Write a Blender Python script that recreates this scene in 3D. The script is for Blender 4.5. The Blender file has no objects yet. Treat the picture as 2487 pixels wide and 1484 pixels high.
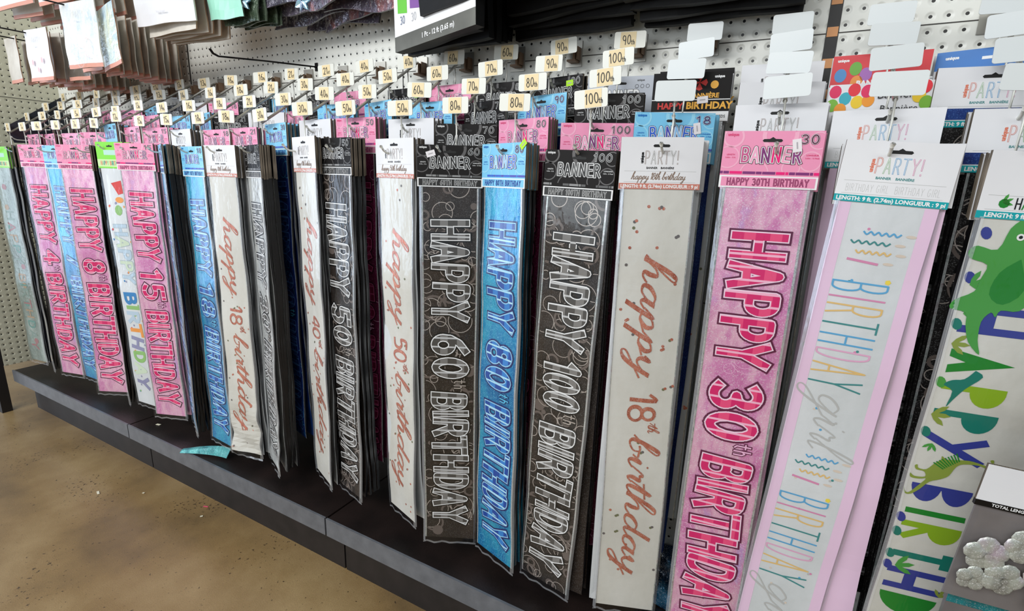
import bpy, math, random
from mathutils import Matrix, Vector
rnd = random.Random(7)
R = math.radians
S = bpy.context.scene
CH = 1.14                                  # camera height above the floor
# ------------------------------------------------------------------ camera
cam = bpy.data.cameras.new('camera'); co = bpy.data.objects.new('camera', cam)
S.collection.objects.link(co)
cam.sensor_width = 36; cam.lens = 1237/2487*36; cam.clip_start = .02
rx = Vector((.87531456, .48253968, .03130298)); dn = Vector((.14132126, -.19336991, -.97089463)); fw = Vector((-.46244213, .85426198, -.23745261))
m = Matrix.Identity(4)
for i in range(3):
    m[i][0] = rx[i]; m[i][1] = -dn[i]; m[i][2] = -fw[i]
m[2][3] = CH
co.matrix_world = m
S.camera = co
# ------------------------------------------------------------------ world, lights, exposure
S.view_settings.view_transform = 'Standard'; S.view_settings.look = 'None'; S.view_settings.gamma = 1
S.view_settings.use_curve_mapping = False
S.view_settings.exposure = 0.0
S.cycles.use_denoising = True
S.cycles.max_bounces = 7; S.cycles.transparent_max_bounces = 24; S.cycles.glossy_bounces = 3
w = bpy.data.worlds.new('shop_air'); S.world = w; w.use_nodes = True
bg = w.node_tree.nodes['Background']; bg.inputs[0].default_value = (.80, .90, 1.0, 1); bg.inputs[1].default_value = .30
def area(name, loc, size, power, col, rot=(0, 0, 0)):
    l = bpy.data.lights.new(name, 'AREA'); l.shape = 'RECTANGLE'; l.size = size[0]; l.size_y = size[1]
    l.energy = power; l.color = col
    o = bpy.data.objects.new(name, l); S.collection.objects.link(o); o.location = loc; o.rotation_euler = rot
    return o
area('ceiling_and_fill_light', (-1.9, -1.15, 2.35), (3.2, .4), 40, (.95, .98, 1.0), (R(62), 0, 0))  # added fill: hung low and aimed at the wall to lift shade under the packs
area('ceiling_and_fill_light', (-1.3, -3.0, 3.0), (5.0, .6), 62, (1.0, .98, .94), (R(45), 0, 0))
area('ceiling_and_fill_light', (1.8, -1.2, 3.0), (2.0, .4), 16, (.98, 1.0, .94), (R(25), 0, 0))
area('front_fill_light', (-2.2, -4.2, 1.7), (3.2, 2.0), 50, (.90, .96, 1.0), (R(86), 0, R(-12)))  # added soft frontal fill, no window modelled; softens shadows on the wall
area('shop_side_door_light', (-5.6, -.5, 1.15), (2.0, 2.2), 55, (.70, .82, 1.0), (0, R(-90), R(6)))
# ------------------------------------------------------------------ materials
def lin(c):
    return tuple((x/12.92 if x <= .04045 else ((x+.055)/1.055)**2.4) for x in c) + (1,)
MC = {}
def flat(name, c, rough=.5, metal=0, coat=0, spec=.5):
    if name in MC: return MC[name]
    M = bpy.data.materials.new(name); M.use_nodes = True; b = M.node_tree.nodes['Principled BSDF']
    b.inputs['Base Color'].default_value = lin(c); b.inputs['Roughness'].default_value = rough
    b.inputs['Metallic'].default_value = metal; b.inputs['Specular IOR Level'].default_value = spec
    b.inputs['Coat Weight'].default_value = coat; b.inputs['Coat Roughness'].default_value = .15
    MC[name] = M; return M
def nodes(name):
    M = bpy.data.materials.new(name); M.use_nodes = True; t = M.node_tree
    return M, t, t.nodes, t.links, t.nodes['Principled BSDF']
def ramp(n, stops):
    r = n.new('ShaderNodeValToRGB'); e = r.color_ramp.elements
    e[0].position = stops[0][0]; e[0].color = lin(stops[0][1]); e[1].position = stops[-1][0]; e[1].color = lin(stops[-1][1])
    for p, c in stops[1:-1]:
        x = e.new(p); x.color = lin(c)
    return r
def foil(name, stops, scale=14, metal=.35, rough=.32, glit=.5, bump=.25, gs=900, gcol=(1, 1, 1)):
    """mottled holographic foil with glitter cells and fine creases"""
    if name in MC: return MC[name]
    M, t, n, l, b = nodes(name)
    tc = n.new('ShaderNodeTexCoord')
    mp = n.new('ShaderNodeMapping'); mp.inputs['Scale'].default_value = (1, 1, .45); l.new(tc.outputs['Object'], mp.inputs[0])
    ns = n.new('ShaderNodeTexNoise'); ns.inputs['Scale'].default_value = scale; ns.inputs['Detail'].default_value = 5; ns.inputs['Roughness'].default_value = .62
    l.new(mp.outputs[0], ns.inputs[0])
    r = ramp(n, stops); l.new(ns.outputs['Fac'], r.inputs[0])
    vo = n.new('ShaderNodeTexVoronoi'); vo.inputs['Scale'].default_value = gs; l.new(tc.outputs['Object'], vo.inputs[0])
    sp = n.new('ShaderNodeSeparateColor'); l.new(vo.outputs['Color'], sp.inputs[0])
    mt = n.new('ShaderNodeMapRange'); mt.inputs[1].default_value = .78; mt.inputs[2].default_value = 1; l.new(sp.outputs[0], mt.inputs[0]); mt.inputs[4].default_value = glit
    mx = n.new('ShaderNodeMix'); mx.data_type = 'RGBA'; l.new(mt.outputs[0], mx.inputs[0]); l.new(r.outputs[0], mx.inputs[6]); mx.inputs[7].default_value = lin(gcol)
    l.new(mx.outputs[2], b.inputs['Base Color'])
    n2 = n.new('ShaderNodeTexNoise'); n2.inputs['Scale'].default_value = 55; n2.inputs['Detail'].default_value = 4; l.new(tc.outputs['Object'], n2.inputs[0])
    ad = n.new('ShaderNodeMath'); ad.operation = 'MULTIPLY_ADD'; l.new(sp.outputs[1], ad.inputs[0]); ad.inputs[1].default_value = .18; l.new(n2.outputs['Fac'], ad.inputs[2])
    bu = n.new('ShaderNodeBump'); bu.inputs['Strength'].default_value = bump; bu.inputs['Distance'].default_value = .004; l.new(ad.outputs[0], bu.inputs['Height'])
    l.new(bu.outputs[0], b.inputs['Normal'])
    b.inputs['Metallic'].default_value = metal; b.inputs['Roughness'].default_value = rough
    MC[name] = M; return M
def plaid(name, c1, c2, c3, sc=48):
    """printed checked lettering fill"""
    if name in MC: return MC[name]
    M, t, n, l, b = nodes(name)
    tc = n.new('ShaderNodeTexCoord'); sp = n.new('ShaderNodeSeparateXYZ'); l.new(tc.outputs['Object'], sp.inputs[0])
    def band(o, s, ph, th):
        a = n.new('ShaderNodeMath'); a.operation = 'MULTIPLY_ADD'; l.new(o, a.inputs[0]); a.inputs[1].default_value = s; a.inputs[2].default_value = ph
        f = n.new('ShaderNodeMath'); f.operation = 'FRACT'; l.new(a.outputs[0], f.inputs[0])
        g = n.new('ShaderNodeMath'); g.operation = 'GREATER_THAN'; l.new(f.outputs[0], g.inputs[0]); g.inputs[1].default_value = th
        return g.outputs[0]
    m1 = n.new('ShaderNodeMix'); m1.data_type = 'RGBA'; l.new(band(sp.outputs['X'], sc*.55, .1, .55), m1.inputs[0]); m1.inputs[6].default_value = lin(c1); m1.inputs[7].default_value = lin(c2)
    m2 = n.new('ShaderNodeMix'); m2.data_type = 'RGBA'; l.new(band(sp.outputs['Z'], sc, .3, .82), m2.inputs[0]); l.new(m1.outputs[2], m2.inputs[6]); m2.inputs[7].default_value = lin(c3)
    l.new(m2.outputs[2], b.inputs['Base Color']); b.inputs['Roughness'].default_value = .35
    MC[name] = M; return M
def film_mat(name, amount=.10, rough=.12, tint=(.95, .98, 1), cloud=.0):
    """thin clear packing film"""
    if name in MC: return MC[name]
    M, t, n, l, b = nodes(name); n.remove(b)
    out = n['Material Output']; tr = n.new('ShaderNodeBsdfTransparent'); gl = n.new('ShaderNodeBsdfGlossy'); gl.inputs['Roughness'].default_value = rough
    gl.inputs['Color'].default_value = lin(tint)
    tc = n.new('ShaderNodeTexCoord'); mp = n.new('ShaderNodeMapping'); mp.inputs['Scale'].default_value = (1, 1, .35); l.new(tc.outputs['Object'], mp.inputs[0])
    ns = n.new('ShaderNodeTexNoise'); ns.inputs['Scale'].default_value = 38; ns.inputs['Detail'].default_value = 3; l.new(mp.outputs[0], ns.inputs[0])
    bu = n.new('ShaderNodeBump'); bu.inputs['Strength'].default_value = .55; bu.inputs['Distance'].default_value = .006; l.new(ns.outputs['Fac'], bu.inputs['Height']); l.new(bu.outputs[0], gl.inputs['Normal'])
    mx = n.new('ShaderNodeMixShader'); mx.inputs[0].default_value = amount
    l.new(tr.outputs[0], mx.inputs[1]); l.new(gl.outputs[0], mx.inputs[2]); last = mx.outputs[0]
    if cloud:
        df = n.new('ShaderNodeBsdfDiffuse'); df.inputs['Color'].default_value = lin(tint); m2 = n.new('ShaderNodeMixShader'); m2.inputs[0].default_value = cloud
        l.new(last, m2.inputs[1]); l.new(df.outputs[0], m2.inputs[2]); last = m2.outputs[0]
    l.new(last, out.inputs[0]); MC[name] = M; return M
def noisy(name, stops, scale=8, rough=.5, bump=0, bs=60, metal=0, detail=5, coat=0, stretch=(1, 1, 1), bd=.003):
    if name in MC: return MC[name]
    M, t, n, l, b = nodes(name)
    tc = n.new('ShaderNodeTexCoord'); mp = n.new('ShaderNodeMapping'); mp.inputs['Scale'].default_value = stretch; l.new(tc.outputs['Object'], mp.inputs[0])
    ns = n.new('ShaderNodeTexNoise'); ns.inputs['Scale'].default_value = scale; ns.inputs['Detail'].default_value = detail; l.new(mp.outputs[0], ns.inputs[0])
    r = ramp(n, stops); l.new(ns.outputs['Fac'], r.inputs[0]); l.new(r.outputs[0], b.inputs['Base Color'])
    b.inputs['Roughness'].default_value = rough; b.inputs['Metallic'].default_value = metal; b.inputs['Coat Weight'].default_value = coat
    if bump:
        n2 = n.new('ShaderNodeTexNoise'); n2.inputs['Scale'].default_value = bs; n2.inputs['Detail'].default_value = 4; l.new(mp.outputs[0], n2.inputs[0])
        bu = n.new('ShaderNodeBump'); bu.inputs['Strength'].default_value = bump; bu.inputs['Distance'].default_value = bd; l.new(n2.outputs['Fac'], bu.inputs['Height']); l.new(bu.outputs[0], b.inputs['Normal'])
    MC[name] = M; return M
P = .0254
def pegboard(name, axis, a0, z0, c=(.96, .96, .93)):
    M, t, n, l, b = nodes(name)
    tc = n.new('ShaderNodeTexCoord'); sp = n.new('ShaderNodeSeparateXYZ'); l.new(tc.outputs['Object'], sp.inputs[0])
    def cell(o, off):
        a = n.new('ShaderNodeMath'); a.operation = 'SUBTRACT'; l.new(o, a.inputs[0]); a.inputs[1].default_value = off
        d = n.new('ShaderNodeMath'); d.operation = 'DIVIDE'; l.new(a.outputs[0], d.inputs[0]); d.inputs[1].default_value = P
        r = n.new('ShaderNodeMath'); r.operation = 'ROUND'; l.new(d.outputs[0], r.inputs[0])
        s = n.new('ShaderNodeMath'); s.operation = 'SUBTRACT'; l.new(d.outputs[0], s.inputs[0]); l.new(r.outputs[0], s.inputs[1])
        q = n.new('ShaderNodeMath'); q.operation = 'MULTIPLY'; l.new(s.outputs[0], q.inputs[0]); l.new(s.outputs[0], q.inputs[1]); return q.outputs[0]
    ad = n.new('ShaderNodeMath'); ad.operation = 'ADD'; l.new(cell(sp.outputs[axis], a0), ad.inputs[0]); l.new(cell(sp.outputs['Z'], z0), ad.inputs[1])
    sq = n.new('ShaderNodeMath'); sq.operation = 'SQRT'; l.new(ad.outputs[0], sq.inputs[0])
    mr = n.new('ShaderNodeMapRange'); mr.inputs[1].default_value = .105; mr.inputs[2].default_value = .125; l.new(sq.outputs[0], mr.inputs[0])
    ns = n.new('ShaderNodeTexNoise'); ns.inputs['Scale'].default_value = 3; ns.inputs['Detail'].default_value = 6; l.new(tc.outputs['Object'], ns.inputs[0])
    r = ramp(n, [(.3, tuple(x*.95 for x in c)), (.7, c)]); l.new(ns.outputs['Fac'], r.inputs[0])
    mx = n.new('ShaderNodeMix'); mx.data_type = 'RGBA'; l.new(mr.outputs[0], mx.inputs[0]); mx.inputs[6].default_value = (.006, .005, .005, 1); l.new(r.outputs[0], mx.inputs[7])
    l.new(mx.outputs[2], b.inputs['Base Color'])
    hr = n.new('ShaderNodeMapRange'); hr.interpolation_type = 'SMOOTHSTEP'; hr.inputs[1].default_value = .1; hr.inputs[2].default_value = .36; l.new(sq.outputs[0], hr.inputs[0])
    bu = n.new('ShaderNodeBump'); bu.inputs['Strength'].default_value = .8; bu.inputs['Distance'].default_value = .0022; l.new(hr.outputs[0], bu.inputs['Height']); l.new(bu.outputs[0], b.inputs['Normal'])
    b.inputs['Roughness'].default_value = .38; b.inputs['Specular IOR Level'].default_value = .6
    return M
# ------------------------------------------------------------------ mesh collector
class MB:
    def __init__(s): s.v = []; s.f = []; s.m = []; s.mats = []
    def mi(s, mat):
        if mat not in s.mats: s.mats.append(mat)
        return s.mats.index(mat)
    def poly(s, pts, mat):
        k = len(s.v); s.v += [tuple(p) for p in pts]; s.f.append(tuple(range(k, k+len(pts)))); s.m.append(s.mi(mat))
    def grid(s, fn, nu, nv, mat):
        k = len(s.v); i = s.mi(mat)
        for a in range(nu+1):
            for b_ in range(nv+1): s.v.append(tuple(fn(a/nu, b_/nv)))
        for a in range(nu):
            for b_ in range(nv):
                q = k+a*(nv+1)+b_; s.f.append((q, q+1, q+nv+2, q+nv+1)); s.m.append(i)
    def box(s, x0, x1, y0, y1, z0, z1, front, side=None, top=None, n=1, nx=1):
        side = side or front; top = top or side; L = lambda a, b_, t: a+(b_-a)*t
        s.grid(lambda u, v: (L(x0, x1, u), y0, L(z0, z1, v)), nx, n, front)
        s.grid(lambda u, v: (L(x1, x0, u), y1, L(z0, z1, v)), nx, n, side)
        s.grid(lambda u, v: (x0, L(y1, y0, u), L(z0, z1, v)), 1, n, side)
        s.grid(lambda u, v: (x1, L(y0, y1, u), L(z0, z1, v)), 1, n, side)
        s.grid(lambda u, v: (L(x0, x1, u), L(y0, y1, v), z1), nx, 1, top)
        s.grid(lambda u, v: (L(x0, x1, u), L(y1, y0, v), z0), nx, 1, top)
    def tube(s, pts, r, mat, n=8, cap=True):
        pts = [Vector(p) for p in pts]; k0 = len(s.v); i = s.mi(mat); rr = r if isinstance(r, (list, tuple)) else [r]*len(pts)
        for j, p in enumerate(pts):
            d = (pts[min(j+1, len(pts)-1)]-pts[max(j-1, 0)]).normalized()
            a = d.cross(Vector((0, 0, 1)));
            if a.length < .01: a = d.cross(Vector((1, 0, 0)))
            a.normalize(); b_ = d.cross(a)
            for q in range(n):
                t = 2*math.pi*q/n; s.v.append(tuple(p+(a*math.cos(t)+b_*math.sin(t))*rr[j]))
        for j in range(len(pts)-1):
            for q in range(n):
                s.f.append((k0+j*n+q, k0+j*n+(q+1) % n, k0+(j+1)*n+(q+1) % n, k0+(j+1)*n+q)); s.m.append(i)
        if cap:
            s.f.append(tuple(k0+q for q in range(n))); s.m.append(i); e = k0+(len(pts)-1)*n
            s.f.append(tuple(e+q for q in reversed(range(n)))); s.m.append(i)
    def build(s, name, parent=None, deform=None, smooth=False):
        me = bpy.data.meshes.new(name)
        v = [deform(*p) for p in s.v] if deform else s.v
        me.from_pydata(v, [], s.f); me.polygons.foreach_set('material_index', s.m)
        for x in s.mats: me.materials.append(x)
        if smooth: me.polygons.foreach_set('use_smooth', [True]*len(s.f))
        me.update(); return link(me, name, parent)
def link(me, name, parent=None):
    o = bpy.data.objects.new(name, me); S.collection.objects.link(o)
    if parent: o.parent = parent
    return o
def tag(o, label=None, cat=None, group=None, kind=None):
    for k, v in (('label', label), ('category', cat), ('group', group), ('kind', kind)):
        if v: o[k] = v
    return o
def empty(name, loc=(0, 0, 0), rot=(0, 0, 0)):
    o = bpy.data.objects.new(name, None); S.collection.objects.link(o); o.location = loc; o.rotation_euler = rot; o.empty_display_size = .02; return o
# 2-D print frame: (u,v) -> (x,z)
def frame(cx, cz, ang=0, sx=1, sy=1, shear=0):
    c, s_ = math.cos(ang), math.sin(ang)
    def T(u, v):
        u = u*sx+v*shear; v = v*sy
        return (cx+u*c-v*s_, cz+u*s_+v*c)
    return T
def seg(mb, T, a, b_, w_, y, mat, ea=0, eb=0):
    dx, dy = b_[0]-a[0], b_[1]-a[1]; L = math.hypot(dx, dy) or 1e-9; dx /= L; dy /= L; nx, ny = -dy*w_/2, dx*w_/2
    a = (a[0]-dx*ea, a[1]-dy*ea); b_ = (b_[0]+dx*eb, b_[1]+dy*eb)
    pts = [T(a[0]+nx, a[1]+ny), T(b_[0]+nx, b_[1]+ny), T(b_[0]-nx, b_[1]-ny), T(a[0]-nx, a[1]-ny)]
    mb.poly([(p[0], y, p[1]) for p in pts], mat)
def disc(mb, T, c, r, y, mat, n=10, ry=None):
    ry = ry or r
    mb.poly([(lambda p: (p[0], y, p[1]))(T(c[0]+r*math.cos(2*math.pi*i/n), c[1]+ry*math.sin(2*math.pi*i/n))) for i in range(n)], mat)
def strokes(mb, T, sts, w_, y, mat, sq=True):
    n_ = 0                                   # each piece sits a few microns above the last, so no two faces coincide
    for st in sts:
        cl = len(st) > 5 and math.dist(st[0], st[-1]) < 1e-6
        if cl: disc(mb, T, st[0], w_/2, y-n_*4e-6, mat, 8); n_ = (n_+1) % 45
        for i in range(len(st)-1):
            seg(mb, T, st[i], st[i+1], w_, y-n_*4e-6, mat, w_/2 if (i == 0 and sq and not cl) else 0, w_/2 if (i == len(st)-2 and sq and not cl) else 0); n_ = (n_+1) % 45
        for i in range(1, len(st)-1): disc(mb, T, st[i], w_/2, y-n_*4e-6, mat, 8); n_ = (n_+1) % 45
def circ(cx, cy, rx_, ry_, n=14, a0=90, a1=450): return [(cx+rx_*math.cos(R(a0+(a1-a0)*i/n)), cy+ry_*math.sin(R(a0+(a1-a0)*i/n))) for i in range(n+1)]
BLK = {
 'H': (1, [[(.1, 0), (.1, 1)], [(.9, 0), (.9, 1)], [(.1, .5), (.9, .5)]]),
 'A': (1, [[(.08, 0), (.5, 1), (.92, 0)], [(.24, .32), (.76, .32)]]),
 'P': (.9, [[(.12, 0), (.12, 1)]+circ(.5, .725, .34, .275, 9, 90, -90)+[(.12, .45)]]),
 'Y': (.95, [[(.05, 1), (.48, .5), (.9, 1)], [(.48, .5), (.48, 0)]]),
 'B': (.9, [[(.12, 0), (.12, 1)]+circ(.5, .76, .30, .24, 8, 90, -90)+[(.12, .52)], circ(.52, .26, .36, .26, 9, 90, -90)+[(.12, 0)]]),
 'I': (.3, [[(.15, 0), (.15, 1)]]),
 'i': (.3, [[(.15, 0), (.15, .62)], [(.15, .95), (.15, 1.0)]]),
 'R': (.95, [[(.12, 0), (.12, 1)]+circ(.5, .74, .34, .26, 9, 90, -90)+[(.12, .48)], [(.5, .48), (.9, 0)]]),
 'T': (.95, [[(.02, 1), (.92, 1)], [(.47, 1), (.47, 0)]]),
 'D': (.95, [[(.12, 0), (.12, 1)]+circ(.42, .5, .44, .5, 12, 90, -90)+[(.12, 0)]]),
 'N': (1, [[(.1, 0), (.1, 1), (.9, 0), (.9, 1)]]),
 'E': (.85, [[(.82, 1), (.12, 1), (.12, 0), (.82, 0)], [(.12, .5), (.7, .5)]]),
 'L': (.8, [[(.12, 1), (.12, 0), (.75, 0)]]), 'O': (1, [circ(.5, .5, .42, .5)]), 'G': (1, [circ(.5, .5, .42, .5, 12, 50, 330)+[(.9, .45), (.6, .45)]]),
 'U': (.95, [[(.1, 1), (.1, .3), (.3, 0), (.65, 0), (.85, .3), (.85, 1)]]), 'C': (.95, [circ(.5, .5, .42, .5, 12, 45, 315)]), 'S': (.9, [[(.8, .85), (.5, 1), (.15, .85), (.2, .58), (.7, .42), (.8, .15), (.45, 0), (.1, .15)]]),
 '!': (.3, [[(.15, .32), (.15, 1)], [(.15, 0), (.15, .04)]]), '.': (.3, [[(.1, 0), (.12, 0)]]), '-': (.5, [[(.05, .5), (.4, .5)]]),
 '0': (.85, [circ(.42, .5, .34, .5)]), '1': (.5, [[(.05, .8), (.3, 1), (.3, 0)]]),
 '2': (.85, [circ(.40, .72, .34, .28, 8, 160, -20)+[(.62, .42), (.08, 0), (.8, 0)]]),
 '3': (.85, [circ(.38, .76, .32, .24, 9, 140, -90)+circ(.38, .26, .36, .26, 10, 90, -140)]),
 '4': (.9, [[(.6, 0), (.6, 1), (.05, .32), (.85, .32)]]),
 '5': (.85, [[(.75, 1), (.15, 1), (.12, .56)]+circ(.38, .31, .36, .31, 10, 100, -140)]),
 '6': (.85, [[(.66, 1), (.32, .8), (.12, .5)]+circ(.42, .29, .32, .29, 13, 150, -200)]),
 '7': (.8, [[(.05, 1), (.72, 1), (.3, 0)]]),
 '8': (.85, [circ(.42, .76, .27, .24, 10)[:], circ(.42, .26, .34, .26, 12)]),
 '9': (.85, [circ(.42, .72, .32, .28, 12, -20, 360)+[(.74, .6), (.6, 0)]]),
 't': (.5, [[(.22, .95), (.22, .12), (.42, 0)], [(.0, .66), (.46, .66)]]), 'h': (.62, [[(.08, 1), (.08, 0)], [(.08, .5), (.3, .66), (.5, .5), (.5, 0)]]),
 's': (.5, [[(.4, .6), (.1, .6), (.1, .35), (.4, .3), (.4, 0), (.05, 0)]]), 'n': (.6, [[(.08, .66), (.08, 0)], [(.08, .5), (.3, .66), (.5, .5), (.5, 0)]]),
 'd': (.6, [[(.5, 1), (.5, 0)], [(.5, .5), (.25, .62), (.05, .3), (.25, 0), (.5, .15)]]), 'r': (.45, [[(.08, .66), (.08, 0)], [(.08, .45), (.35, .66)]]), ' ': (.55, [])}
def width(s_, gap): return sum(BLK[c][0]+gap for c in s_)-gap
def blk(mb, T0, s_, length, cap, layers, gap=.28, jit=0, sup=None, mid=False, colors=None):
    """stroke lettering along +u, starting u=0; layers: (stroke width, material or list, y)"""
    W = width(s_, gap); k = length/W; u = 0; ref = min(k, cap*.62)
    for n_, c in enumerate(s_):
        wd, st = BLK[c]
        ja = rnd.uniform(-jit, jit); jv = rnd.uniform(-jit, jit)*.5; ca, sa = math.cos(ja), math.sin(ja)
        q = [[(((a-wd/2)*k), ((b_-.5)*cap)) for a, b_ in x] for x in st]
        T = lambda a, b_, u=u, wd=wd, ca=ca, sa=sa, jv=jv: T0(u*k+wd/2*k+a*ca-b_*sa, a*sa+b_*ca+cap/2+jv*cap)
        for wl, mat, y in layers:
            strokes(mb, T, q, wl*ref, y, mat[n_ % len(mat)] if isinstance(mat, (list, tuple)) else mat)
        u += wd+gap
# script lettering -------------------------------------------------------
SCR = {
 'h': (1.0, [[(-.05, .1), (.35, 1.2), (.6, 2.15), (.45, 2.35), (.3, 1.9), (.18, .9), (.1, 0)], [(.1, 0), (.35, .85), (.58, 1.0), (.64, .55), (.62, .1), (.8, 0), (1.0, .3)]]),
 'a': (1.0, [[(.75, .88), (.45, 1.0), (.15, .6), (.15, .12), (.42, .02), (.68, .5), (.8, 1.0), (.7, .3), (.84, 0), (1.05, .3)]]),
 'p': (.95, [[(0, .3), (.28, 1.0), (.18, 0), (.02, -1.1)], [(.15, .2), (.35, .85), (.62, .98), (.74, .5), (.5, .05), (.25, .12)], [(.5, .05), (.98, .35)]]),
 'y': (.95, [[(0, .6), (.14, 1.0), (.15, .35), (.35, .05), (.6, .4), (.75, 1.0)], [(.75, 1.0), (.62, 0), (.4, -.95), (.12, -1.15), (.08, -.8), (.5, -.3), (1.0, .3)]]),
 'b': (.85, [[(0, .3), (.35, 1.3), (.5, 2.1), (.34, 2.25), (.22, 1.2), (.2, .3), (.4, 0), (.66, .3), (.6, .8), (.38, .78)], [(.6, .8), (.9, .7)]]),
 'i': (.5, [[(0, .3), (.22, 1.0), (.2, .3), (.34, 0), (.55, .3)], [(.3, 1.45), (.33, 1.55)]]),
 'r': (.65, [[(0, .3), (.2, 1.15), (.34, .95), (.5, .95), (.46, .35), (.56, 0), (.7, .3)]]),
 't': (.5, [[(0, .3), (.32, 1.95), (.22, .4), (.34, 0), (.55, .3)], [(-.08, 1.3), (.6, 1.45)]]),
 'd': (1.0, [[(.7, .85), (.4, 1.0), (.12, .6), (.12, .12), (.36, 0), (.62, .45), (.88, 2.15)], [(.88, 2.15), (.7, .5), (.8, 0), (1.05, .3)]]),
 'g': (1.0, [[(.7, .85), (.42, 1), (.14, .6), (.14, .12), (.4, 0), (.66, .5), (.8, 1), (.62, -.1), (.35, -1.05), (.05, -1.1), (.1, -.7), (1.0, .3)]]),
 'l': (.45, [[(0, .3), (.35, 1.5), (.42, 2.2), (.25, 2.2), (.18, 1.0), (.25, 0), (.5, .3)]]),
 'm': (1.2, [[(0, .3), (.18, 1), (.12, 0)], [(.12, .1), (.35, .95), (.48, .9), (.46, 0)], [(.46, .1), (.7, .95), (.86, .85), (.86, .2), (1, 0), (1.2, .3)]]),
 '1': (.5, [[(.05, 1.5), (.3, 2.0), (.3, 0)]]), '8': (.8, [circ(.4, 1.5, .24, .48, 12), circ(.4, .5, .3, .52, 12)]),
 '4': (.8, [[(.55, 0), (.55, 2.0), (.05, .65), (.75, .65)]]), '0': (.85, [circ(.4, 1, .32, 1, 14)]), '5': (.8, [[(.65, 2), (.15, 2), (.12, 1.15), (.45, 1.25), (.68, .8), (.55, .15), (.05, .05)]]), ' ': (.45, [])}
def catmull(p, n=5):
    if len(p) < 3: return p
    q = [p[0]]+list(p)+[p[-1]]; out = []
    for i in range(1, len(q)-2):
        a, b_, c, d = q[i-1], q[i], q[i+1], q[i+2]
        for k in range(n):
            t = k/n
            out.append(tuple(.5*((2*b_[j])+(-a[j]+c[j])*t+(2*a[j]-5*b_[j]+4*c[j]-d[j])*t*t+(-a[j]+3*b_[j]-3*c[j]+d[j])*t**3) for j in (0, 1)))
    out.append(p[-1]); return out
def script(mb, T0, s_, length, xh, mat, y, thick=.16, thin=.05, slant=.25):
    W = sum(SCR[c][0] for c in s_); k = length/W; u = 0; n_ = 0
    for c in s_:
        wd, st = SCR[c]
        T = lambda a, b_, u=u: T0((u+a)*k+b_*xh*slant, b_*xh)
        for s1 in st:
            pts = catmull(s1); quad = []
            for i, p in enumerate(pts):
                a = pts[max(i-1, 0)]; b_ = pts[min(i+1, len(pts)-1)]; dx, dy = (b_[0]-a[0])*k, (b_[1]-a[1])*xh; L = math.hypot(dx, dy) or 1e-9
                h = (thin+(thick-thin)*max(0, -dy/L)**1.2)*xh/2+thin*xh*.25
                o = T(*p); quad.append((p, (-dy/L*h, dx/L*h)))
            V = []
            for p, (nx, ny) in quad:
                U, Vv = (u+p[0])*k+p[1]*xh*slant, p[1]*xh
                V.append((T0(U+nx, Vv+ny), T0(U-nx, Vv-ny)))
            for i in range(len(V)-1):
                mb.poly([(q[0], y-n_*3e-6, q[1]) for q in (V[i][0], V[i+1][0], V[i+1][1], V[i][1])], mat); n_ = (n_+1) % 90
        u += wd
# small type from the built-in face
TX = {}
def small(mb, T0, s_, h, y, mat, bold=.02, align='l', maxw=None):
    key = (s_, bold)
    if key not in TX:
        cu = bpy.data.curves.new('type', 'FONT'); cu.body = s_; cu.size = 1; cu.offset = bold; cu.resolution_u = 2; cu.fill_mode = 'FRONT'
        o = bpy.data.objects.new('type', cu); S.collection.objects.link(o)
        dg = bpy.context.evaluated_depsgraph_get(); e = o.evaluated_get(dg); me = e.to_mesh()
        TX[key] = ([(v.co.x, v.co.y) for v in me.vertices], [tuple(p.vertices) for p in me.polygons])
        e.to_mesh_clear(); bpy.data.objects.remove(o); bpy.data.curves.remove(cu)
    v, f = TX[key]
    if not v: return
    W = max(a[0] for a in v); k = h/.72; kx = k
    if maxw and W*k > maxw: kx = maxw/W
    off = 0 if align == 'l' else (-W*kx/2 if align == 'c' else -W*kx)
    n0 = len(mb.v); i = mb.mi(mat)
    for a in v:
        p = T0(a[0]*kx+off, a[1]*k); mb.v.append((p[0], y, p[1]))
    for q in f: mb.f.append(tuple(n0+j for j in q)); mb.m.append(i)
def ring(mb, cx, cz, r, w_, y, mat, bx, bz, n=28):
    for i in range(n):
        a, b_ = 2*math.pi*i/n, 2*math.pi*(i+1)/n; q = [(cx+(r+d)*math.cos(t), cz+(r+d)*math.sin(t)) for t, d in ((a, w_/2), (b_, w_/2), (b_, -w_/2), (a, -w_/2))] if w_ < r*1.9 else [(cx, cz), (cx+r*math.cos(a), cz+r*math.sin(a)), (cx+r*math.cos(b_), cz+r*math.sin(b_))]
        mx_ = sum(p[0] for p in q)/len(q); mz_ = sum(p[1] for p in q)/len(q)
        if bx[0] <= mx_ <= bx[1] and bz[0] <= mz_ <= bz[1]:
            mb.poly([(min(max(p[0], bx[0]), bx[1]), y, min(max(p[1], bz[0]), bz[1])) for p in q], mat)
# ------------------------------------------------------------------ palette
card_edge = noisy('header_card_edge', [(.38, (.25, .22, .19)), (.5, (.40, .36, .31)), (.62, (.56, .51, .45))], 520, .75, stretch=(1, 1, .03), detail=2)
dark_back = noisy('package_dark_side', [(.4, (.04, .04, .045)), (.62, (.11, .105, .115)), (.78, (.34, .34, .36))], 420, .34, .4, 90, stretch=(1, 1, .03), detail=2)
clear_edge = noisy('package_clear_side', [(.38, (.16, .16, .17)), (.6, (.42, .43, .44)), (.7, (.66, .67, .68))], 420, .3, .4, 90, stretch=(1, 1, .03), detail=2)
white = flat('white_print', (.96, .96, .96), .4); black = flat('black_print', (.03, .03, .035), .35)
card_white = noisy('white_card', [(.3, (.89, .89, .905)), (.7, (.94, .94, .95))], 6, .45)
film = film_mat('clear_film', .05, .12)
film_edge = film_mat('clear_film_edge', .12, .18, (.97, .98, 1), .16)
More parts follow.
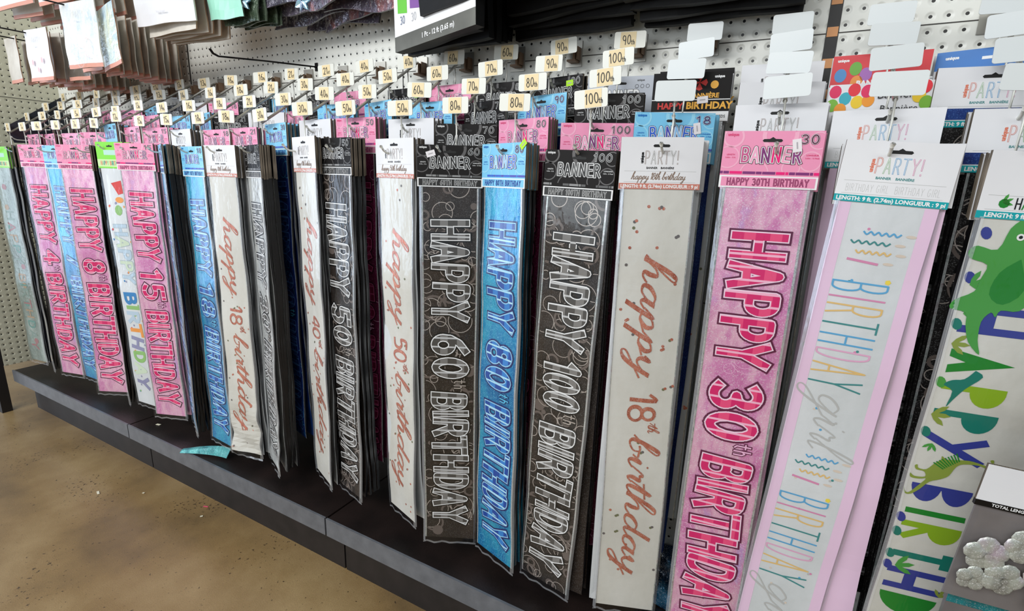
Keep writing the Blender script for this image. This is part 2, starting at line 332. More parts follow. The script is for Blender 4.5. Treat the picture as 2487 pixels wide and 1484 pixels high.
rose = foil('rose_gold_foil', [(.3, (.72, .38, .30)), (.7, (.90, .58, .48))], 60, .45, .35, .4)
rose_card = flat('rose_card_print', (.82, .52, .46), .45)
teal = flat('teal_card_print', (.05, .65, .68), .4)
holo = foil('holographic_edge_foil', [(.3, (.55, .60, .60)), (.5, (.82, .85, .85)), (.7, (.70, .62, .66))], 120, .6, .25, .7, .3, 700)
PAL = {
 'pink': dict(head=flat('pink_card', (.95, .60, .74), .42), head2=flat('pink_card_ring', (.97, .70, .80), .42), dark=flat('plum_print', (.36, .06, .24), .4),
    foil=foil('pink_foil', [(.3, (.80, .42, .66)), (.44, (.88, .55, .76)), (.53, (.95, .74, .84)), (.62, (.88, .60, .76)), (.72, (.78, .64, .88))], 14, .3, .35, .6),
    ring=flat('pink_foil_ring', (.94, .72, .85), .35), fill=plaid('pink_letter_fill', (.85, .12, .42), (.93, .30, .50), (.98, .72, .82)),
    fills=[flat('rose_print', (.80, .36, .56), .4), flat('pale_pink_print', (.97, .68, .80), .4), flat('violet_print', (.50, .18, .46), .4), flat('magenta_print', (.95, .08, .48), .4), flat('blush_print', (.98, .66, .78), .4), flat('purple_print', (.55, .25, .50), .4)],
    bar=[flat('magenta_print', (.95, .08, .48), .4), flat('violet_print', (.50, .18, .46), .4)], txt=flat('pink_small_print', (.88, .30, .50), .4)),
 'blue': dict(head=flat('blue_card', (.50, .80, .95), .42), head2=flat('blue_card_ring', (.62, .87, .97), .42), dark=flat('navy_print', (.10, .12, .40), .4),
    foil=foil('blue_foil', [(.3, (.04, .28, .55)), (.46, (.06, .50, .74)), (.6, (.18, .66, .80)), (.75, (.06, .34, .70))], 11, .35, .32, .6, gcol=(.6, .95, 1)),
    ring=flat('blue_foil_ring', (.35, .78, .92), .35), fill=plaid('blue_letter_fill', (.08, .28, .62), (.18, .50, .80), (.72, .90, .97)),
    fills=[flat('royal_print', (.20, .40, .82), .4), flat('ice_print', (.66, .86, .97), .4), flat('indigo_print', (.30, .30, .72), .4), flat('sky_print', (.60, .80, .98), .4), flat('royal_print', (.2, .4, .82), .4), flat('cobalt_print', (.35, .50, .85), .4)],
    bar=[flat('indigo_print', (.30, .30, .72), .4), flat('royal_print', (.20, .40, .82), .4)], txt=flat('blue_small_print', (.10, .45, .75), .4)),
 'black': dict(head=flat('black_card', (.10, .09, .09), .55, 0, 0, .2), head2=flat('black_card_ring', (.36, .35, .35), .45), dark=black,
    foil=foil('black_foil', [(.3, (.085, .07, .06)), (.5, (.15, .12, .105)), (.7, (.22, .18, .155))], 12, .2, .38, .08),
    ring=flat('silver_ring_print', (.72, .68, .65), .3, .2), fill=plaid('grey_letter_fill', (.30, .29, .28), (.50, .49, .48), (.78, .78, .78)),
    fills=[flat('slate_print', (.35, .35, .35), .4), flat('ash_print', (.14, .14, .14), .4)],
    bar=[flat('slate_print', (.35, .35, .35), .4), flat('mid_grey_print', (.55, .55, .55), .4)], txt=flat('light_grey_print', (.85, .85, .85), .4)),
}
PAL['silver'] = dict(PAL['black']); PAL['silver']['foil'] = foil('silver_foil', [(.3, (.60, .60, .60)), (.5, (.86, .87, .86)), (.7, (.97, .98, .97))], 16, .3, .22, .6, .6)
PAL['navy'] = dict(PAL['blue']); PAL['navy']['foil'] = foil('navy_shaded_blue_foil', [(.3, (.05, .10, .30)), (.5, (.08, .17, .44)), (.7, (.12, .28, .58))], 12, .3, .35, .3, gcol=(.4, .6, .9))  # real navy banner, and blue with back-row shade painted into the colour
PAL['maroon'] = dict(PAL['pink']); PAL['maroon']['foil'] = foil('shaded_pink_foil', [(.3, (.25, .06, .16)), (.5, (.42, .10, .26)), (.7, (.56, .18, .36))], 11, .3, .35, .35, gcol=(.95, .6, .8)); PAL['maroon']['fill'] = plaid('shaded_pink_letter_fill', (.45, .08, .24), (.56, .12, .32), (.70, .28, .46)); PAL['maroon']['dark'] = flat('shaded_plum_print', (.20, .03, .12), .4)  # maroon: pink with the shade of the rows behind painted into the colour
PAL['navy']['fill'] = plaid('navy_shaded_blue_fill', (.08, .16, .40), (.12, .26, .52), (.30, .48, .72)); PAL['navy']['lt'] = flat('navy_shaded_blue_outline', (.28, .44, .70), .4); PAL['maroon']['lt'] = flat('shaded_rose_outline', (.72, .36, .52), .4)  # lettering toned down to match the painted shade
PAL['coal'] = dict(PAL['black']); PAL['coal']['foil'] = foil('coal_shaded_black_foil', [(.3, (.07, .065, .065)), (.7, (.15, .14, .14))], 11, .3, .35, .15); PAL['coal']['lt'] = flat('coal_shaded_grey_outline', (.45, .45, .45), .4)  # coal: black with back-row shade painted in; also the marble banner's dark body
white_sheet = foil('white_sheet', [(.3, (.80, .82, .825)), (.7, (.90, .91, .92))], 7, .02, .33, .04, .18)
cream_sheet = foil('cream_sheet', [(.3, (.80, .79, .75)), (.7, (.89, .885, .86))], 7, .02, .33, .03, .18)
pastel = {k: flat('pastel_'+k, c, .45) for k, c in dict(pink=(.90, .68, .80), rose=(.86, .55, .70), blue=(.36, .66, .84), teal=(.25, .55, .55), gold=(.90, .75, .48), green=(.60, .76, .58), silver=(.74, .74, .73), yellow=(.95, .85, .30), lilac=(.93, .80, .90), orange=(.88, .50, .40), sand=(.86, .80, .74)).items()}
greens = [flat('green_print', (.10, .52, .16), .45), flat('lime_print', (.55, .70, .12), .45), flat('sea_green_print', (.06, .48, .42), .45), flat('ink_blue_print', (.20, .24, .58), .45), flat('leaf_print', (.28, .62, .26), .45), flat('olive_print', (.55, .62, .25), .45)]
HOLE = flat('hang_slot_dark', (.05, .05, .05), .6)
E1, E2, E3, E4 = -.0004, -.0007, -.0010, -.0013
TOP, BOT = .014, -.071
def slot(mb, y):
    I = frame(0, 0)
    mb.poly([(x, y, z) for x, z in ((-.012, -.0022), (.012, -.0022), (.014, 0), (.012, .0022), (.004, .0024), (0, .0052), (-.004, .0024), (-.012, .0022), (-.014, 0))], HOLE)
def vf(x, z): return frame(x, z, -math.pi/2)          # print that reads downwards, tops to the right
def header_age(mb, kind, age, W, full=True):
    p = PAL[kind]; h = W/2; y = -.0030
    mb.box(-h, h, y, .0020, BOT, TOP, p['head'], card_edge)
    if not full: return
    y -= .0002
    for cx, cz, r, w_ in ((-.055, .005, .014, .003), (.01, .008, .022, .006), (.055, -.03, .014, .002), (-.06, -.025, .016, .002), (.03, -.04, .012, .002), (-.02, -.05, .02, .002), (.062, .0, .012, .002)):
        ring(mb, cx*W/.138, cz, r, w_, y, p['head2'], (-h, h), (-.046, TOP), 30)
    y -= .0002; slot(mb, y)
    blk(mb, frame(-.041*W/.138, -.0315), 'BANNER', .082*W/.138, .021, [(.56, p['dark'] if kind != 'black' else black, y), (.42, white, y-.0003), (.24, p['fills'], y-.0006)], .3, .10)
    if age: blk(mb, frame(h-.031-(.010 if len(age) > 2 else 0), -.004), age, .024+(.010 if len(age) > 2 else 0), .012, [(.52, p['dark'], y), (.40, white, y-.0003), (.24, p['dark'], y-.0006)], .25)
    small(mb, frame(-h+.005, .007), 'unique', .0042, y, p['txt'], .05)
    for sx, s1, s2 in ((-1, 'LENGTH', '3.65m - 12 ft.'), (1, 'LONGUEUR', '3.65m - 12 Pieds')):
        al = frame(sx*(h-.0125), -.022); small(mb, al, s1, .0022, y, p['txt'], .03, 'c'); small(mb, frame(sx*(h-.0125), -.0262), s2, .0020, y, p['txt'], .02, 'c', .022)
    x = -h
    rr = random.Random(len(age)*7+ord(kind[0]))
    while x < h-.002:
        d = min(rr.choice((.004, .008, .012, .018)), h-x)
        if rr.random() < .78: mb.poly([(x, y, -.050), (x+d, y, -.050), (x+d, y, -.046), (x, y, -.046)], rr.choice(p['bar']))
        x += d+.001
    mb.poly([(-h, y, BOT), (h, y, BOT), (h, y, -.0525), (-h, y, -.0525)], white)
    mb.poly([(-h+.003, y-.0002, BOT+.0022), (h-.003, y-.0002, BOT+.0022), (h-.003, y-.0002, -.0545), (-h+.003, y-.0002, -.0545)], p['head'] if kind != 'black' else p['fills'][1])
    s = 'HAPPY '+age+('TH' if age else '')+' BIRTHDAY'
    blk(mb, frame(-h+.012, -.0665), s, W-.024, .0095, [(.36, p['dark'] if kind != 'black' else p['txt'], y-.0004), (.14, p['fills'][0] if kind != 'black' else black, y-.0007)], .3, .05)
def header_party(mb, W, strip, letters, sub, txt, full=True):
    h = W/2; y = -.0030
    mb.box(-h, h, y, .0020, BOT, TOP, card_white, card_edge)
    if not full: return
    y -= .0002; slot(mb, y)
    blk(mb, frame(-.026, -.029), 'PARTY!', .055, .0205, [(.20, letters, y), (.08, card_white, y-.0003)], .32)
    small(mb, frame(-.0285, -.0285, math.pi/2), 'unique', .0048, y, black if strip is rose_card else pastel['orange'], .06)
    small(mb, frame(0, -.0375), 'BANNER    BANNIÈRE', .0034, y, black if strip is rose_card else pastel['teal'], .03, 'c')
    for zz in (-.0415, -.0595): mb.poly([(-h+.008, y, zz), (h-.008, y, zz), (h-.008, y, zz+.0004), (-h+.008, y, zz+.0004)], pastel['silver'])
    if sub == 'g': blk(mb, frame(-h+.012, -.056), 'BIRTHDAY GIRL  BIRTHDAY GIRL', W-.024, .010, [(.08, pastel['silver'], y)], .3)
    elif sub: script(mb, frame(-h+.020, -.055), sub, W-.045, .0055, pastel['silver'] if strip is not rose_card else flat('taupe_print', (.55, .46, .40)), y, .2, .1)
    mb.poly([(-h, y, BOT), (h, y, BOT), (h, y, -.0615), (-h, y, -.0615)], strip)
    small(mb, frame(0, -.0688), 'LENGTH: 9 ft. (2.74m) LONGUEUR : 9 pi', .0055, y-.0002, white, .04, 'c', W-.006)
def sheet(mb, W, L, front, back, n=64, t=.0035, nx=4):
    h = W/2-.008; z1 = BOT+.006; z0 = z1-L
    mb.box(-h, h, -t/2, t/2, z0, z1, front, back, back, n, nx); return h, z0, z1, -t/2
def body_age(mb, kind, age, W, L):
    p = PAL[kind]; h, z0, z1, y = sheet(mb, W, L, p['foil'], dark_back)
    rr = random.Random(kind+age)
    for i in range(120 if kind in ('black', 'coal') else 26):
        r = rr.choice((.009, .012, .016, .022, .027)); th = rr.choice((.0013, .0014, .0016, .0016, .005)) if kind in ('black', 'coal') else .0008
        if kind in ('black', 'coal') and rr.random() < .08: th = 9
        ring(mb, rr.uniform(-h, h), rr.uniform(z0, z1), r if th < 9 else r*.6, th, y-.0003-(i % 60)*.000008, p['ring'] if th < .002 or kind not in ('black', 'coal') else flat('dim_ring_print', (.40, .36, .34), .35), (-h+.004, h-.004), (z0, z1), 26)
    for s_ in (-1, 1):
        mb.grid(lambda u, v: (s_*(h-.0035*u), y-.0004, z0+(BOT-.001-z0)*v), 1, 64, holo)
    sfx = {'1': 'ST', '2': 'nd', '3': 'rd'}.get(age[-1:], 'th') if age in ('1', '2', '3', '21') else 'th'
    if age == '21': sfx = 'st'
    cap = .070; Y = y-.0011; lay = [(.56, p['dark'], Y), (.42, p.get('lt', white), Y-.0003), (.29, p['fill'], Y-.0006)]
    X0 = -.033; lt = {'pink': flat('pale_pink_outline', (.97, .84, .91), .4), 'blue': flat('pale_blue_outline', (.62, .84, .95), .4)}.get(kind, p.get('lt', white)); lay = [(.58, p['dark'], Y), (.42, lt, Y-.0003), (.31, p['fill'], Y-.0006)]
    if age:
        blk(mb, vf(X0, -.142), 'HAPPY', .218, cap, lay, .26, .05)
        nl = min(.100, .052*len(age)); blk(mb, vf(X0, -.398), age, nl, cap, lay, .22, .04)
        blk(mb, vf(X0+.045, -.405-nl), 'th' if sfx != 'st' else 'th', .022, .026, [(.34, p['dark'], Y), (.16, p['ring'], Y-.0003)], .25)
        blk(mb, vf(X0, -.440-nl), 'BIRTHDAY', .442-nl, cap, lay, .24, .07)
    else: blk(mb, vf(X0, -.142), 'HAPPY BIRTHDAY', .742, cap, lay, .26, .05)
def dots(mb, h, z0, z1, y, mats, n, seed, r=.0028):
    rr = random.Random(seed)
    for i in range(n):
        x, z = rr.uniform(-h+.006, h-.006), rr.uniform(z0+.01, z1-.01); disc(mb, frame(x, z), (0, 0), r, y, rr.choice(mats), 10)
        if rr.random() < .35: disc(mb, frame(x+.003, z+.002), (0, 0), r, y-.0001, rr.choice(mats), 10)
def body_white(mb, words, W, L, seed):
    h, z0, z1, y = sheet(mb, W, L, white_sheet if seed % 2 else cream_sheet, dark_back)
    for s_ in (-1, 1): mb.grid(lambda u, v: (s_*(h-.002*u), y-.0003, z0+(BOT-.001-z0)*v), 1, 64, holo)
    dots(mb, h, z0, z1, y-.0004, [rose, flat('olive_dot', (.45, .46, .34), .4), flat('grey_dot', (.42, .40, .40), .4), rose], 34, seed)
    if words:
        a, b_, c = words.split(' '); script(mb, vf(-.014, -.185), a, .225, .0245, rose, y-.0007, .32, .09, .35)
        script(mb, vf(-.020, -.445), b_[:-2], .062, .024, rose, y-.0007, .26, .16, 0); script(mb, vf(.018, -.505), 't', .012, .009, rose, y-.0007, .2, .12, .2); script(mb, vf(.018, -.514), 'h', .012, .009, rose, y-.0007, .2, .12, .2)
        script(mb, vf(-.014, -.530), c, .315, .0245, rose, y-.0007, .32, .09, .35)
def body_girl(mb, W, L):
    h, z0, z1, y = sheet(mb, W, L, white_sheet, dark_back)
    for s_ in (-1, 1): mb.grid(lambda u, v: (s_*(h-.016*u), y-.0003, z0+(BOT-.001-z0)*v), 1, 64, pastel['lilac'])
    dots(mb, h-.02, z0, z1, y-.0004, [pastel['blue'], pastel['sand'], pastel['silver'], pastel['teal'], pastel['rose']], 16, 5, .002)
    cols = [pastel['blue'], pastel['rose'], pastel['gold'], pastel['teal'], pastel['blue'], pastel['pink'], pastel['gold'], pastel['teal']]
    for k in range(3):
        zt = -.093-k*.366
        for i, (c, a, b_) in enumerate(((pastel['blue'], -.02, .026), (pastel['teal'], -.033, .016), (pastel['gold'], -.024, .02), (pastel['rose'], -.032, .008))):
            zz = zt-.014*i-.02; T = frame(0, zz)
            if c is pastel['rose']: seg(mb, T, (a, .002), (b_, -.002), .0035, y-.0006, c)
            else: strokes(mb, T, [catmull([(a+(b_-a)*j/10, .0022*(-1)**j) for j in range(11)], 3)], .0022, y-.0006, c, False)
            disc(mb, frame(b_+.012, zz), (0, 0), .0065, y-.0005, pastel['sand'], 12, .0022)
        blk(mb, vf(-.042, zt-.092), 'BIRTHDAY', .172, .070, [(.15, cols, y-.0006)], .42)
        script(mb, vf(-.022, zt-.272), 'girl', .095, .029, pastel['silver'], y-.0006, .085, .05)
        disc(mb, frame(.026, zt-.088), (0, 0), .004, y-.0006, pastel['yellow'], 5)
def leaf(mb, x, z, s_, ang, mat, y):
    T = frame(x, z, ang)
    for a in (-.7, 0, .7):
        ca, sa = math.cos(a), math.sin(a)
        pts = [(0, 0), (.35, .13), (.7, .14), (1, 0), (.7, -.14), (.35, -.13)]
        mb.poly([(lambda q: (q[0], y, q[1]))(T((u*ca-v*sa)*s_, (u*sa+v*ca)*s_)) for u, v in pts], mat)
def shape(mb, T, pts, y, mat):
    """filled outline as a fan-safe triangulation"""
    from mathutils.geometry import tessellate_polygon
    q = [T(*p) for p in catmull(list(pts)+[pts[0]], 3)[:-1]]
    tri = tessellate_polygon([[Vector((a, b_, 0)) for a, b_ in q]])
    for t in tri: mb.poly([(q[i][0], y, q[i][1]) for i in t], mat)
def body_dino(mb, W, L):
    h, z0, z1, y = sheet(mb, W, L, cream_sheet, dark_back)
    Y = y-.0005; G, LM, SG, BL, LF, OL = greens
    def big(c, zt, mat, T=None):
        w_ = .076; T1 = vf(-.058, zt); T = lambda a, b_: T1(a*.78, b_)
        if c == 'H': [seg(mb, T, (a, 0), (a, w_), .013, Y, mat) for a in (.0065, .043)]; seg(mb, T, (.0065, w_*.42), (.043, w_*.42), .016, Y, mat)
        elif c == 'A': mb.poly([(p[0], Y, p[1]) for p in (T(0, 0), T(.02, w_), T(.045, 0), T(.03, 0), T(.022, .02), T(.014, 0))], mat)
        elif c in 'PR':
            seg(mb, T, (.006, 0), (.006, w_), .012, Y, mat); pts = [T(.008, w_*.45)]+[T(.008+.03*math.sin(math.pi*i/12), w_*.725+w_*.275*-math.cos(math.pi*i/12)) for i in range(13)]+[T(.008, w_)]
            mb.poly([(p[0], Y, p[1]) for p in pts], mat)
            if c == 'R': seg(mb, T, (.008, w_*.5), (.036, .004), .012, Y, mat)
        elif c == 'Y': seg(mb, T, (.004, 0), (.050, w_*.98), .013, Y, mat); seg(mb, T, (.026, w_*.42), (.004, w_*.98), .013, Y-.00002, mat)
        elif c == 'B':
            for a in (0, w_/2): mb.poly([(p[0], Y, p[1]) for p in [T(0, a+w_/2)]+[T(.034*math.sin(math.pi*i/12), a+w_/4+w_/4*math.cos(math.pi*i/12)) for i in range(13)]+[T(0, a)]], mat)
            seg(mb, T, (.003, 0), (.003, w_), .008, Y, mat)
        elif c == 'I': seg(mb, T, (.006, 0), (.006, w_), .011, Y, mat)
        elif c == 'T': seg(mb, T, (.016, 0), (.016, w_), .013, Y, mat); seg(mb, T, (0, w_-.006), (.034, w_-.006), .013, Y, mat)
        elif c == 'D': mb.poly([(p[0], Y, p[1]) for p in [T(.045*math.sin(math.pi*i/14), w_/2+w_/2*math.cos(math.pi*i/14)) for i in range(15)]], mat)
    for c, zt, mat in (('H', -.187, BL), ('A', -.250, G), ('P', -.300, LM), ('P', -.340, SG), ('Y', -.378, BL), ('B', -.462, BL), ('I', -.502, G), ('R', -.524, LM), ('T', -.570, SG), ('H', -.607, BL), ('D', -.655, G), ('A', -.700, LM), ('Y', -.745, SG)): big(c, zt, mat)
    # upright green reptile, head to the top
    I = frame(0, 0); Yc = Y-.0008
    shape(mb, I, [(-.022, -.068), (-.033, -.082), (-.040, -.110), (-.062, -.107), (-.070, -.113), (-.067, -.124), (-.046, -.131), (-.048, -.150), (-.051, -.168), (-.070, -.182), (-.073, -.194), (-.054, -.198), (-.050, -.216), (-.042, -.238), (-.026, -.254), (-.032, -.234), (-.034, -.208), (-.026, -.194), (-.020, -.200), (-.016, -.190), (.004, -.188), (.014, -.165), (.010, -.135), (.004, -.120), (.022, -.112), (.022, -.103), (-.004, -.104), (-.009, -.084)], Yc, LF)
    shape(mb, I, [(-.012, -.120), (-.030, -.140), (-.034, -.170), (-.016, -.182), (.002, -.160)], Yc-.0002, greens[0])
    disc(mb, I, (-.020, -.092), .0045, Yc-.0004, white, 14); disc(mb, I, (-.020, -.092), .0022, Yc-.0006, black, 10)
    for x_, z_ in ((-.067, -.111), (-.066, -.117), (-.070, -.187), (-.069, -.192)): disc(mb, I, (x_, z_), .0012, Yc-.0004, greens[0], 6)
    T = frame(-.036, -.305)
    shape(mb, T, [(.012, .028), (.022, .020), (.006, .0), (-.004, -.018), (-.010, -.03), (-.008, -.006), (-.020, .002), (-.012, .010), (.002, .014)], Y-.0004, SG)
    shape(mb, frame(0, 0), [(-0.068, -0.47), (-0.064, -0.478), (-0.059, -0.478), (-0.051, -0.466), (-0.043, -0.452), (-0.051, -0.454), (-0.062, -0.454), (-0.064, -0.447), (-0.058, -0.451), (-0.045, -0.449), (-0.048, -0.441), (-0.058, -0.44), (-0.061, -0.434), (-0.058, -0.432), (-0.056, -0.437), (-0.046, -0.437), (-0.038, -0.425), (-0.032, -0.418), (-0.032, -0.412), (-0.026, -0.416), (-0.018, -0.415), (0.001, -0.412), (0.016, -0.414), (0.026, -0.416), (0.027, -0.41), (0.025, -0.406), (0.029, -0.405), (0.03, -0.413), (0.027, -0.421), (0.015, -0.417), (-0.004, -0.419), (-0.012, -0.426), (-0.017, -0.441), (-0.026, -0.449), (-0.038, -0.456), (-0.047, -0.47), (-0.056, -0.48), (-0.064, -0.481)], Y-.0006, OL)
    for a in range(9): seg(mb, frame(0, 0), (-.026+.002*a, -.432+.002*a), (-.040+.003*a, -.424+.0025*a), .0016, Y-.0009-a*.00001, G)
    for x, z, s_, a, m_ in ((-.060, -.243, .022, 0, OL), (-.060, -.350, .024, 0, OL), (.045, -.300, .016, 1.2, LF), (.020, -.470, .015, .1, LF), (-.048, -.395, .014, 4.5, LF), (-.050, -.605, .026, .3, LF), (.018, -.645, .016, 1.4, OL), (-.056, -.200, .02, .4, LF), (-.058, -.160, .022, .5, LF)): leaf(mb, x, z, s_, a, m_, Y-.0003)
    for x, z, m_ in ((-.057, -.090, BL), (-.060, -.150, BL), (-.060, -.215, SG), (-.060, -.300, LF), (-.060, -.378, SG), (-.061, -.52, BL), (-.061, -.545, SG), (-.061, -.585, SG), (-.060, -.605, BL)): disc(mb, frame(x, z, .4), (0, 0), .006, Y-.0002, m_, 12, .0085)
def body_abc(mb, W, L):
    h, z0, z1, y = sheet(mb, W, L, white_sheet, dark_back)
    cs = [flat('toy_red', (.85, .2, .15)), flat('toy_green', (.55, .74, .42)), flat('toy_blue', (.15, .50, .74)), flat('toy_orange', (.93, .60, .25)), flat('toy_violet', (.55, .55, .68))]
    pc = [flat('toy_pale_blue', (.72, .80, .86)), flat('toy_pale_green', (.80, .86, .76))]
    blk(mb, vf(-.030, -.26), 'HAPPY', .20, .055, [(.44, flat('toy_outline', (.66, .72, .76)), y-.0005), (.32, pc, y-.0007)], .25, .1); blk(mb, vf(-.030, -.50), 'BIRTHDAY', .36, .055, [(.42, [cs[2], cs[1], pc[0], cs[3], cs[4], cs[1], pc[1], cs[4]], y-.0006)], .25, .1)
    T = frame(.0, -.14)
    mb.poly([(p[0], y-.0005, p[1]) for p in (T(-.02, .02), T(.03, .03), T(.032, -.012), T(.008, -.018), (-.012, -.13))], cs[0])
    disc(mb, T, (.01, -.035), .02, y-.0006, cs[3], 14, .01); disc(mb, T, (.0, -.07), .018, y-.0006, cs[1], 9); dots(mb, h, z0, z1, y-.0004, cs, 26, 3, .004)
def body_faded(mb, W, L):
    g = foil('faded_clear_wrap', [(.3, (.42, .46, .43)), (.5, (.56, .61, .57)), (.7, (.70, .75, .72))], 12, .15, .25, .1, .7)
    h, z0, z1, y = sheet(mb, W, L, g, g)
    cs = [flat('muted_red', (.62, .42, .42)), flat('muted_tan', (.66, .56, .44)), flat('muted_teal', (.38, .56, .52)), flat('muted_grey_green', (.50, .58, .54))]
    for i in range(9): disc(mb, frame(rnd.uniform(-.02, .03), -.15-.085*i), (0, 0), .016, y-.0005, cs[i % 4], 6, .013)
    blk(mb, vf(-.025, -.25), 'HAPPY BIRTHDAY', .62, .045, [(.26, cs[3:] + cs[:3], y-.0006)], .3)
def header_other(mb, kind, W):
    h = W/2; y = -.0032
    if kind == 'abc':
        g = flat('lime_card', (.52, .88, .22), .4); mb.box(-h, h, -.0030, .0020, BOT, TOP, g, card_edge); slot(mb, y)
        mb.poly([(-.03, y, -.028), (.04, y, -.028), (.04, y, -.012), (-.03, y, -.012)], flat('pale_teal_card', (.72, .88, .82)))
        mb.poly([(-h, y, -.066), (h, y, -.066), (h, y, -.042), (-h, y, -.042)], flat('pale_lime_card', (.80, .92, .66)))
        blk(mb, frame(-.05, -.06), 'HAPPY BIRTHDAY', .1, .012, [(.4, [pastel['orange'], pastel['green'], pastel['teal']], y-.0002)], .3)
    elif kind == 'red':
        r_ = flat('red_card', (.86, .22, .25), .4); mb.box(-h, h, -.0030, .0020, BOT, TOP, r_, card_edge)
        for x, z, c in ((-.055, -.018, (.30, .55, .78)), (-.034, -.008, (.42, .68, .24)), (-.030, -.03, (.93, .58, .25)), (-.018, -.018, (.66, .42, .72))): disc(mb, frame(x, z), (0, 0), .009, y, flat('balloon_%d' % int(x*-1000), c, .4), 16, .011)
        small(mb, frame(-.030, -.036), 'BANNER·BANNIÈRE', .0085, y-.0003, white, .05); small(mb, frame(-h+.007, .004), 'unique', .0045, y, white, .05); slot(mb, y)
    elif kind == 'balloon':
        mb.box(-h, h, -.0030, .0020, BOT, TOP, card_white, card_edge); cs = [(.88, .12, .36), (.20, .68, .75), (.90, .16, .22), (.95, .80, .15), (.48, .72, .2), (.95, .6, .15)]
        for i, (x, z) in enumerate(((-.060, .003), (-.045, -.008), (-.034, .005), (-.028, -.014), (-.062, -.018), (-.013, -.012), (-.016, .002), (.030, .008), (.058, .005), (.052, -.008), (.062, -.018), (-.05, -.025), (-.005, .004))):
            disc(mb, frame(x*W/.138, z), (0, 0), .0085, y-.0001*i, flat('party_balloon_%d' % (i % 6), cs[i % 6], .35), 16, .010)
        small(mb, frame(-.002, -.010), 'Banner', .012, y-.002, black, .0); small(mb, frame(.004, -.030), 'Bannière', .010, y-.002, black, .0)
    elif kind == 'bluebanner':
        bl = flat('cobalt_card', (.05, .45, .78), .4); mb.box(-h, h, -.0030, .0020, BOT, TOP, card_white, card_edge)
        mb.poly([(-h, y, -.014), (h, y, -.014), (h, y, TOP), (-h, y, TOP)], bl)
        blk(mb, frame(-.035, -.032), 'BANNER', .045, .010, [(.22, [pastel['blue'], flat('toy_red', (.85, .2, .15)), flat('toy_violet', (.5, .45, .75)), pastel['green']], y)], .3); blk(mb, frame(.018, -.032), 'BANNIERE', .05, .010, [(.22, [flat('toy_red', (.85, .2, .15)), flat('toy_violet', (.5, .45, .75))], y)], .3)
        mb.poly([(-h, y, -.045), (h, y, -.045), (h, y, -.0425), (-h, y, -.0425)], bl); small(mb, frame(-h+.012, .002), 'unique', .0045, y-.0002, white, .06); small(mb, frame(-h+.018, -.060), 'Ho', .012, y, pastel['orange'], 0)
        mb.poly([(x, y-.0002, z) for x, z in ((-.012, -.0022), (.012, -.0022), (.012, .0022), (-.012, .0022))], white)
    elif kind == 'pirate':
        mb.box(-h, h, -.0030, .0020, BOT, TOP, flat('black_card', (.10, .09, .09), .55, 0, 0, .2), card_edge); rd = flat('pirate_red', (.78, .15, .12)); yl = flat('pirate_yellow', (.95, .70, .25))
        for a in range(4):
            T = frame(.014, -.004, a*math.pi/2); mb.poly([(p[0], y, p[1]) for p in (T(0, 0), T(.011, .006), T(.014, 0), T(.011, -.006))], rd)
        disc(mb, frame(.040, -.008), (0, 0), .007, y, yl, 12); small(mb, frame(-.002, -.030), 'BANNIÈRE', .008, y, yl, .03)
        mb.poly([(-h, y, -.034), (h, y, -.034), (h, y, -.0325), (-h, y, -.0325)], white); small(mb, frame(-.006, -.049), 'BIRTHDAY', .012, y, yl, .04); small(mb, frame(-.058, -.049), 'HAPPY', .011, y, rd, .04)
        mb.poly([(-h, y, BOT), (h, y, BOT), (h, y, -.054), (-h, y, -.054)], white); small(mb, frame(0, -.065), 'LENGTH: 12 FT. (3.65M) LONGUEUR: 12 PIEDS', .005, y-.0002, black, .02, 'c', W-.01); small(mb, frame(h-.03, .004), 'unique', .0045, y, white, .05); slot(mb, y)
    elif kind == 'silver_back':
        mb.box(-h, h, -.0030, .0020, BOT, TOP, flat('pale_grey_card', (.74, .76, .80), .4), card_edge); slot(mb, y)
        blk(mb, frame(-.04, -.034), 'BANNER', .08, .02, [(.5, black, y), (.36, white, y-.0002)], .3); small(mb, frame(h-.034, .004), 'unique', .004, y, black, .03)
        for i in range(3): ring(mb, h-.034+.011*i, -.006, .0035, .0008, y, black, (-1, 1), (-1, 1), 12)
def bender(kick, twist, bow, wav, crumple=0):
    ph = wav*37
    def f(x, y, z):
        s_ = max(0, -(z+.07)/.89)
        a = twist*s_; c, s2 = math.cos(a), math.sin(a)
        yy = y+kick*s_**2.4+bow*math.sin(s_*math.pi)+(.0016*math.sin(z*24+ph)+.0003*math.sin(z*60+x*8+ph*2))*min(1, s_*8)
        xx = x+.0016*math.sin(z*9+ph)*s_
        if crumple: q = max(0, s_-.72)/.28; yy += crumple*q*(math.sin(z*75+x*30)+.5*math.sin(x*50-z*42)); xx += crumple*.6*q*math.sin(z*50)
        return (xx*c-(yy)*s2*1.0, xx*s2+yy*c, z)
    return f
DES = {}
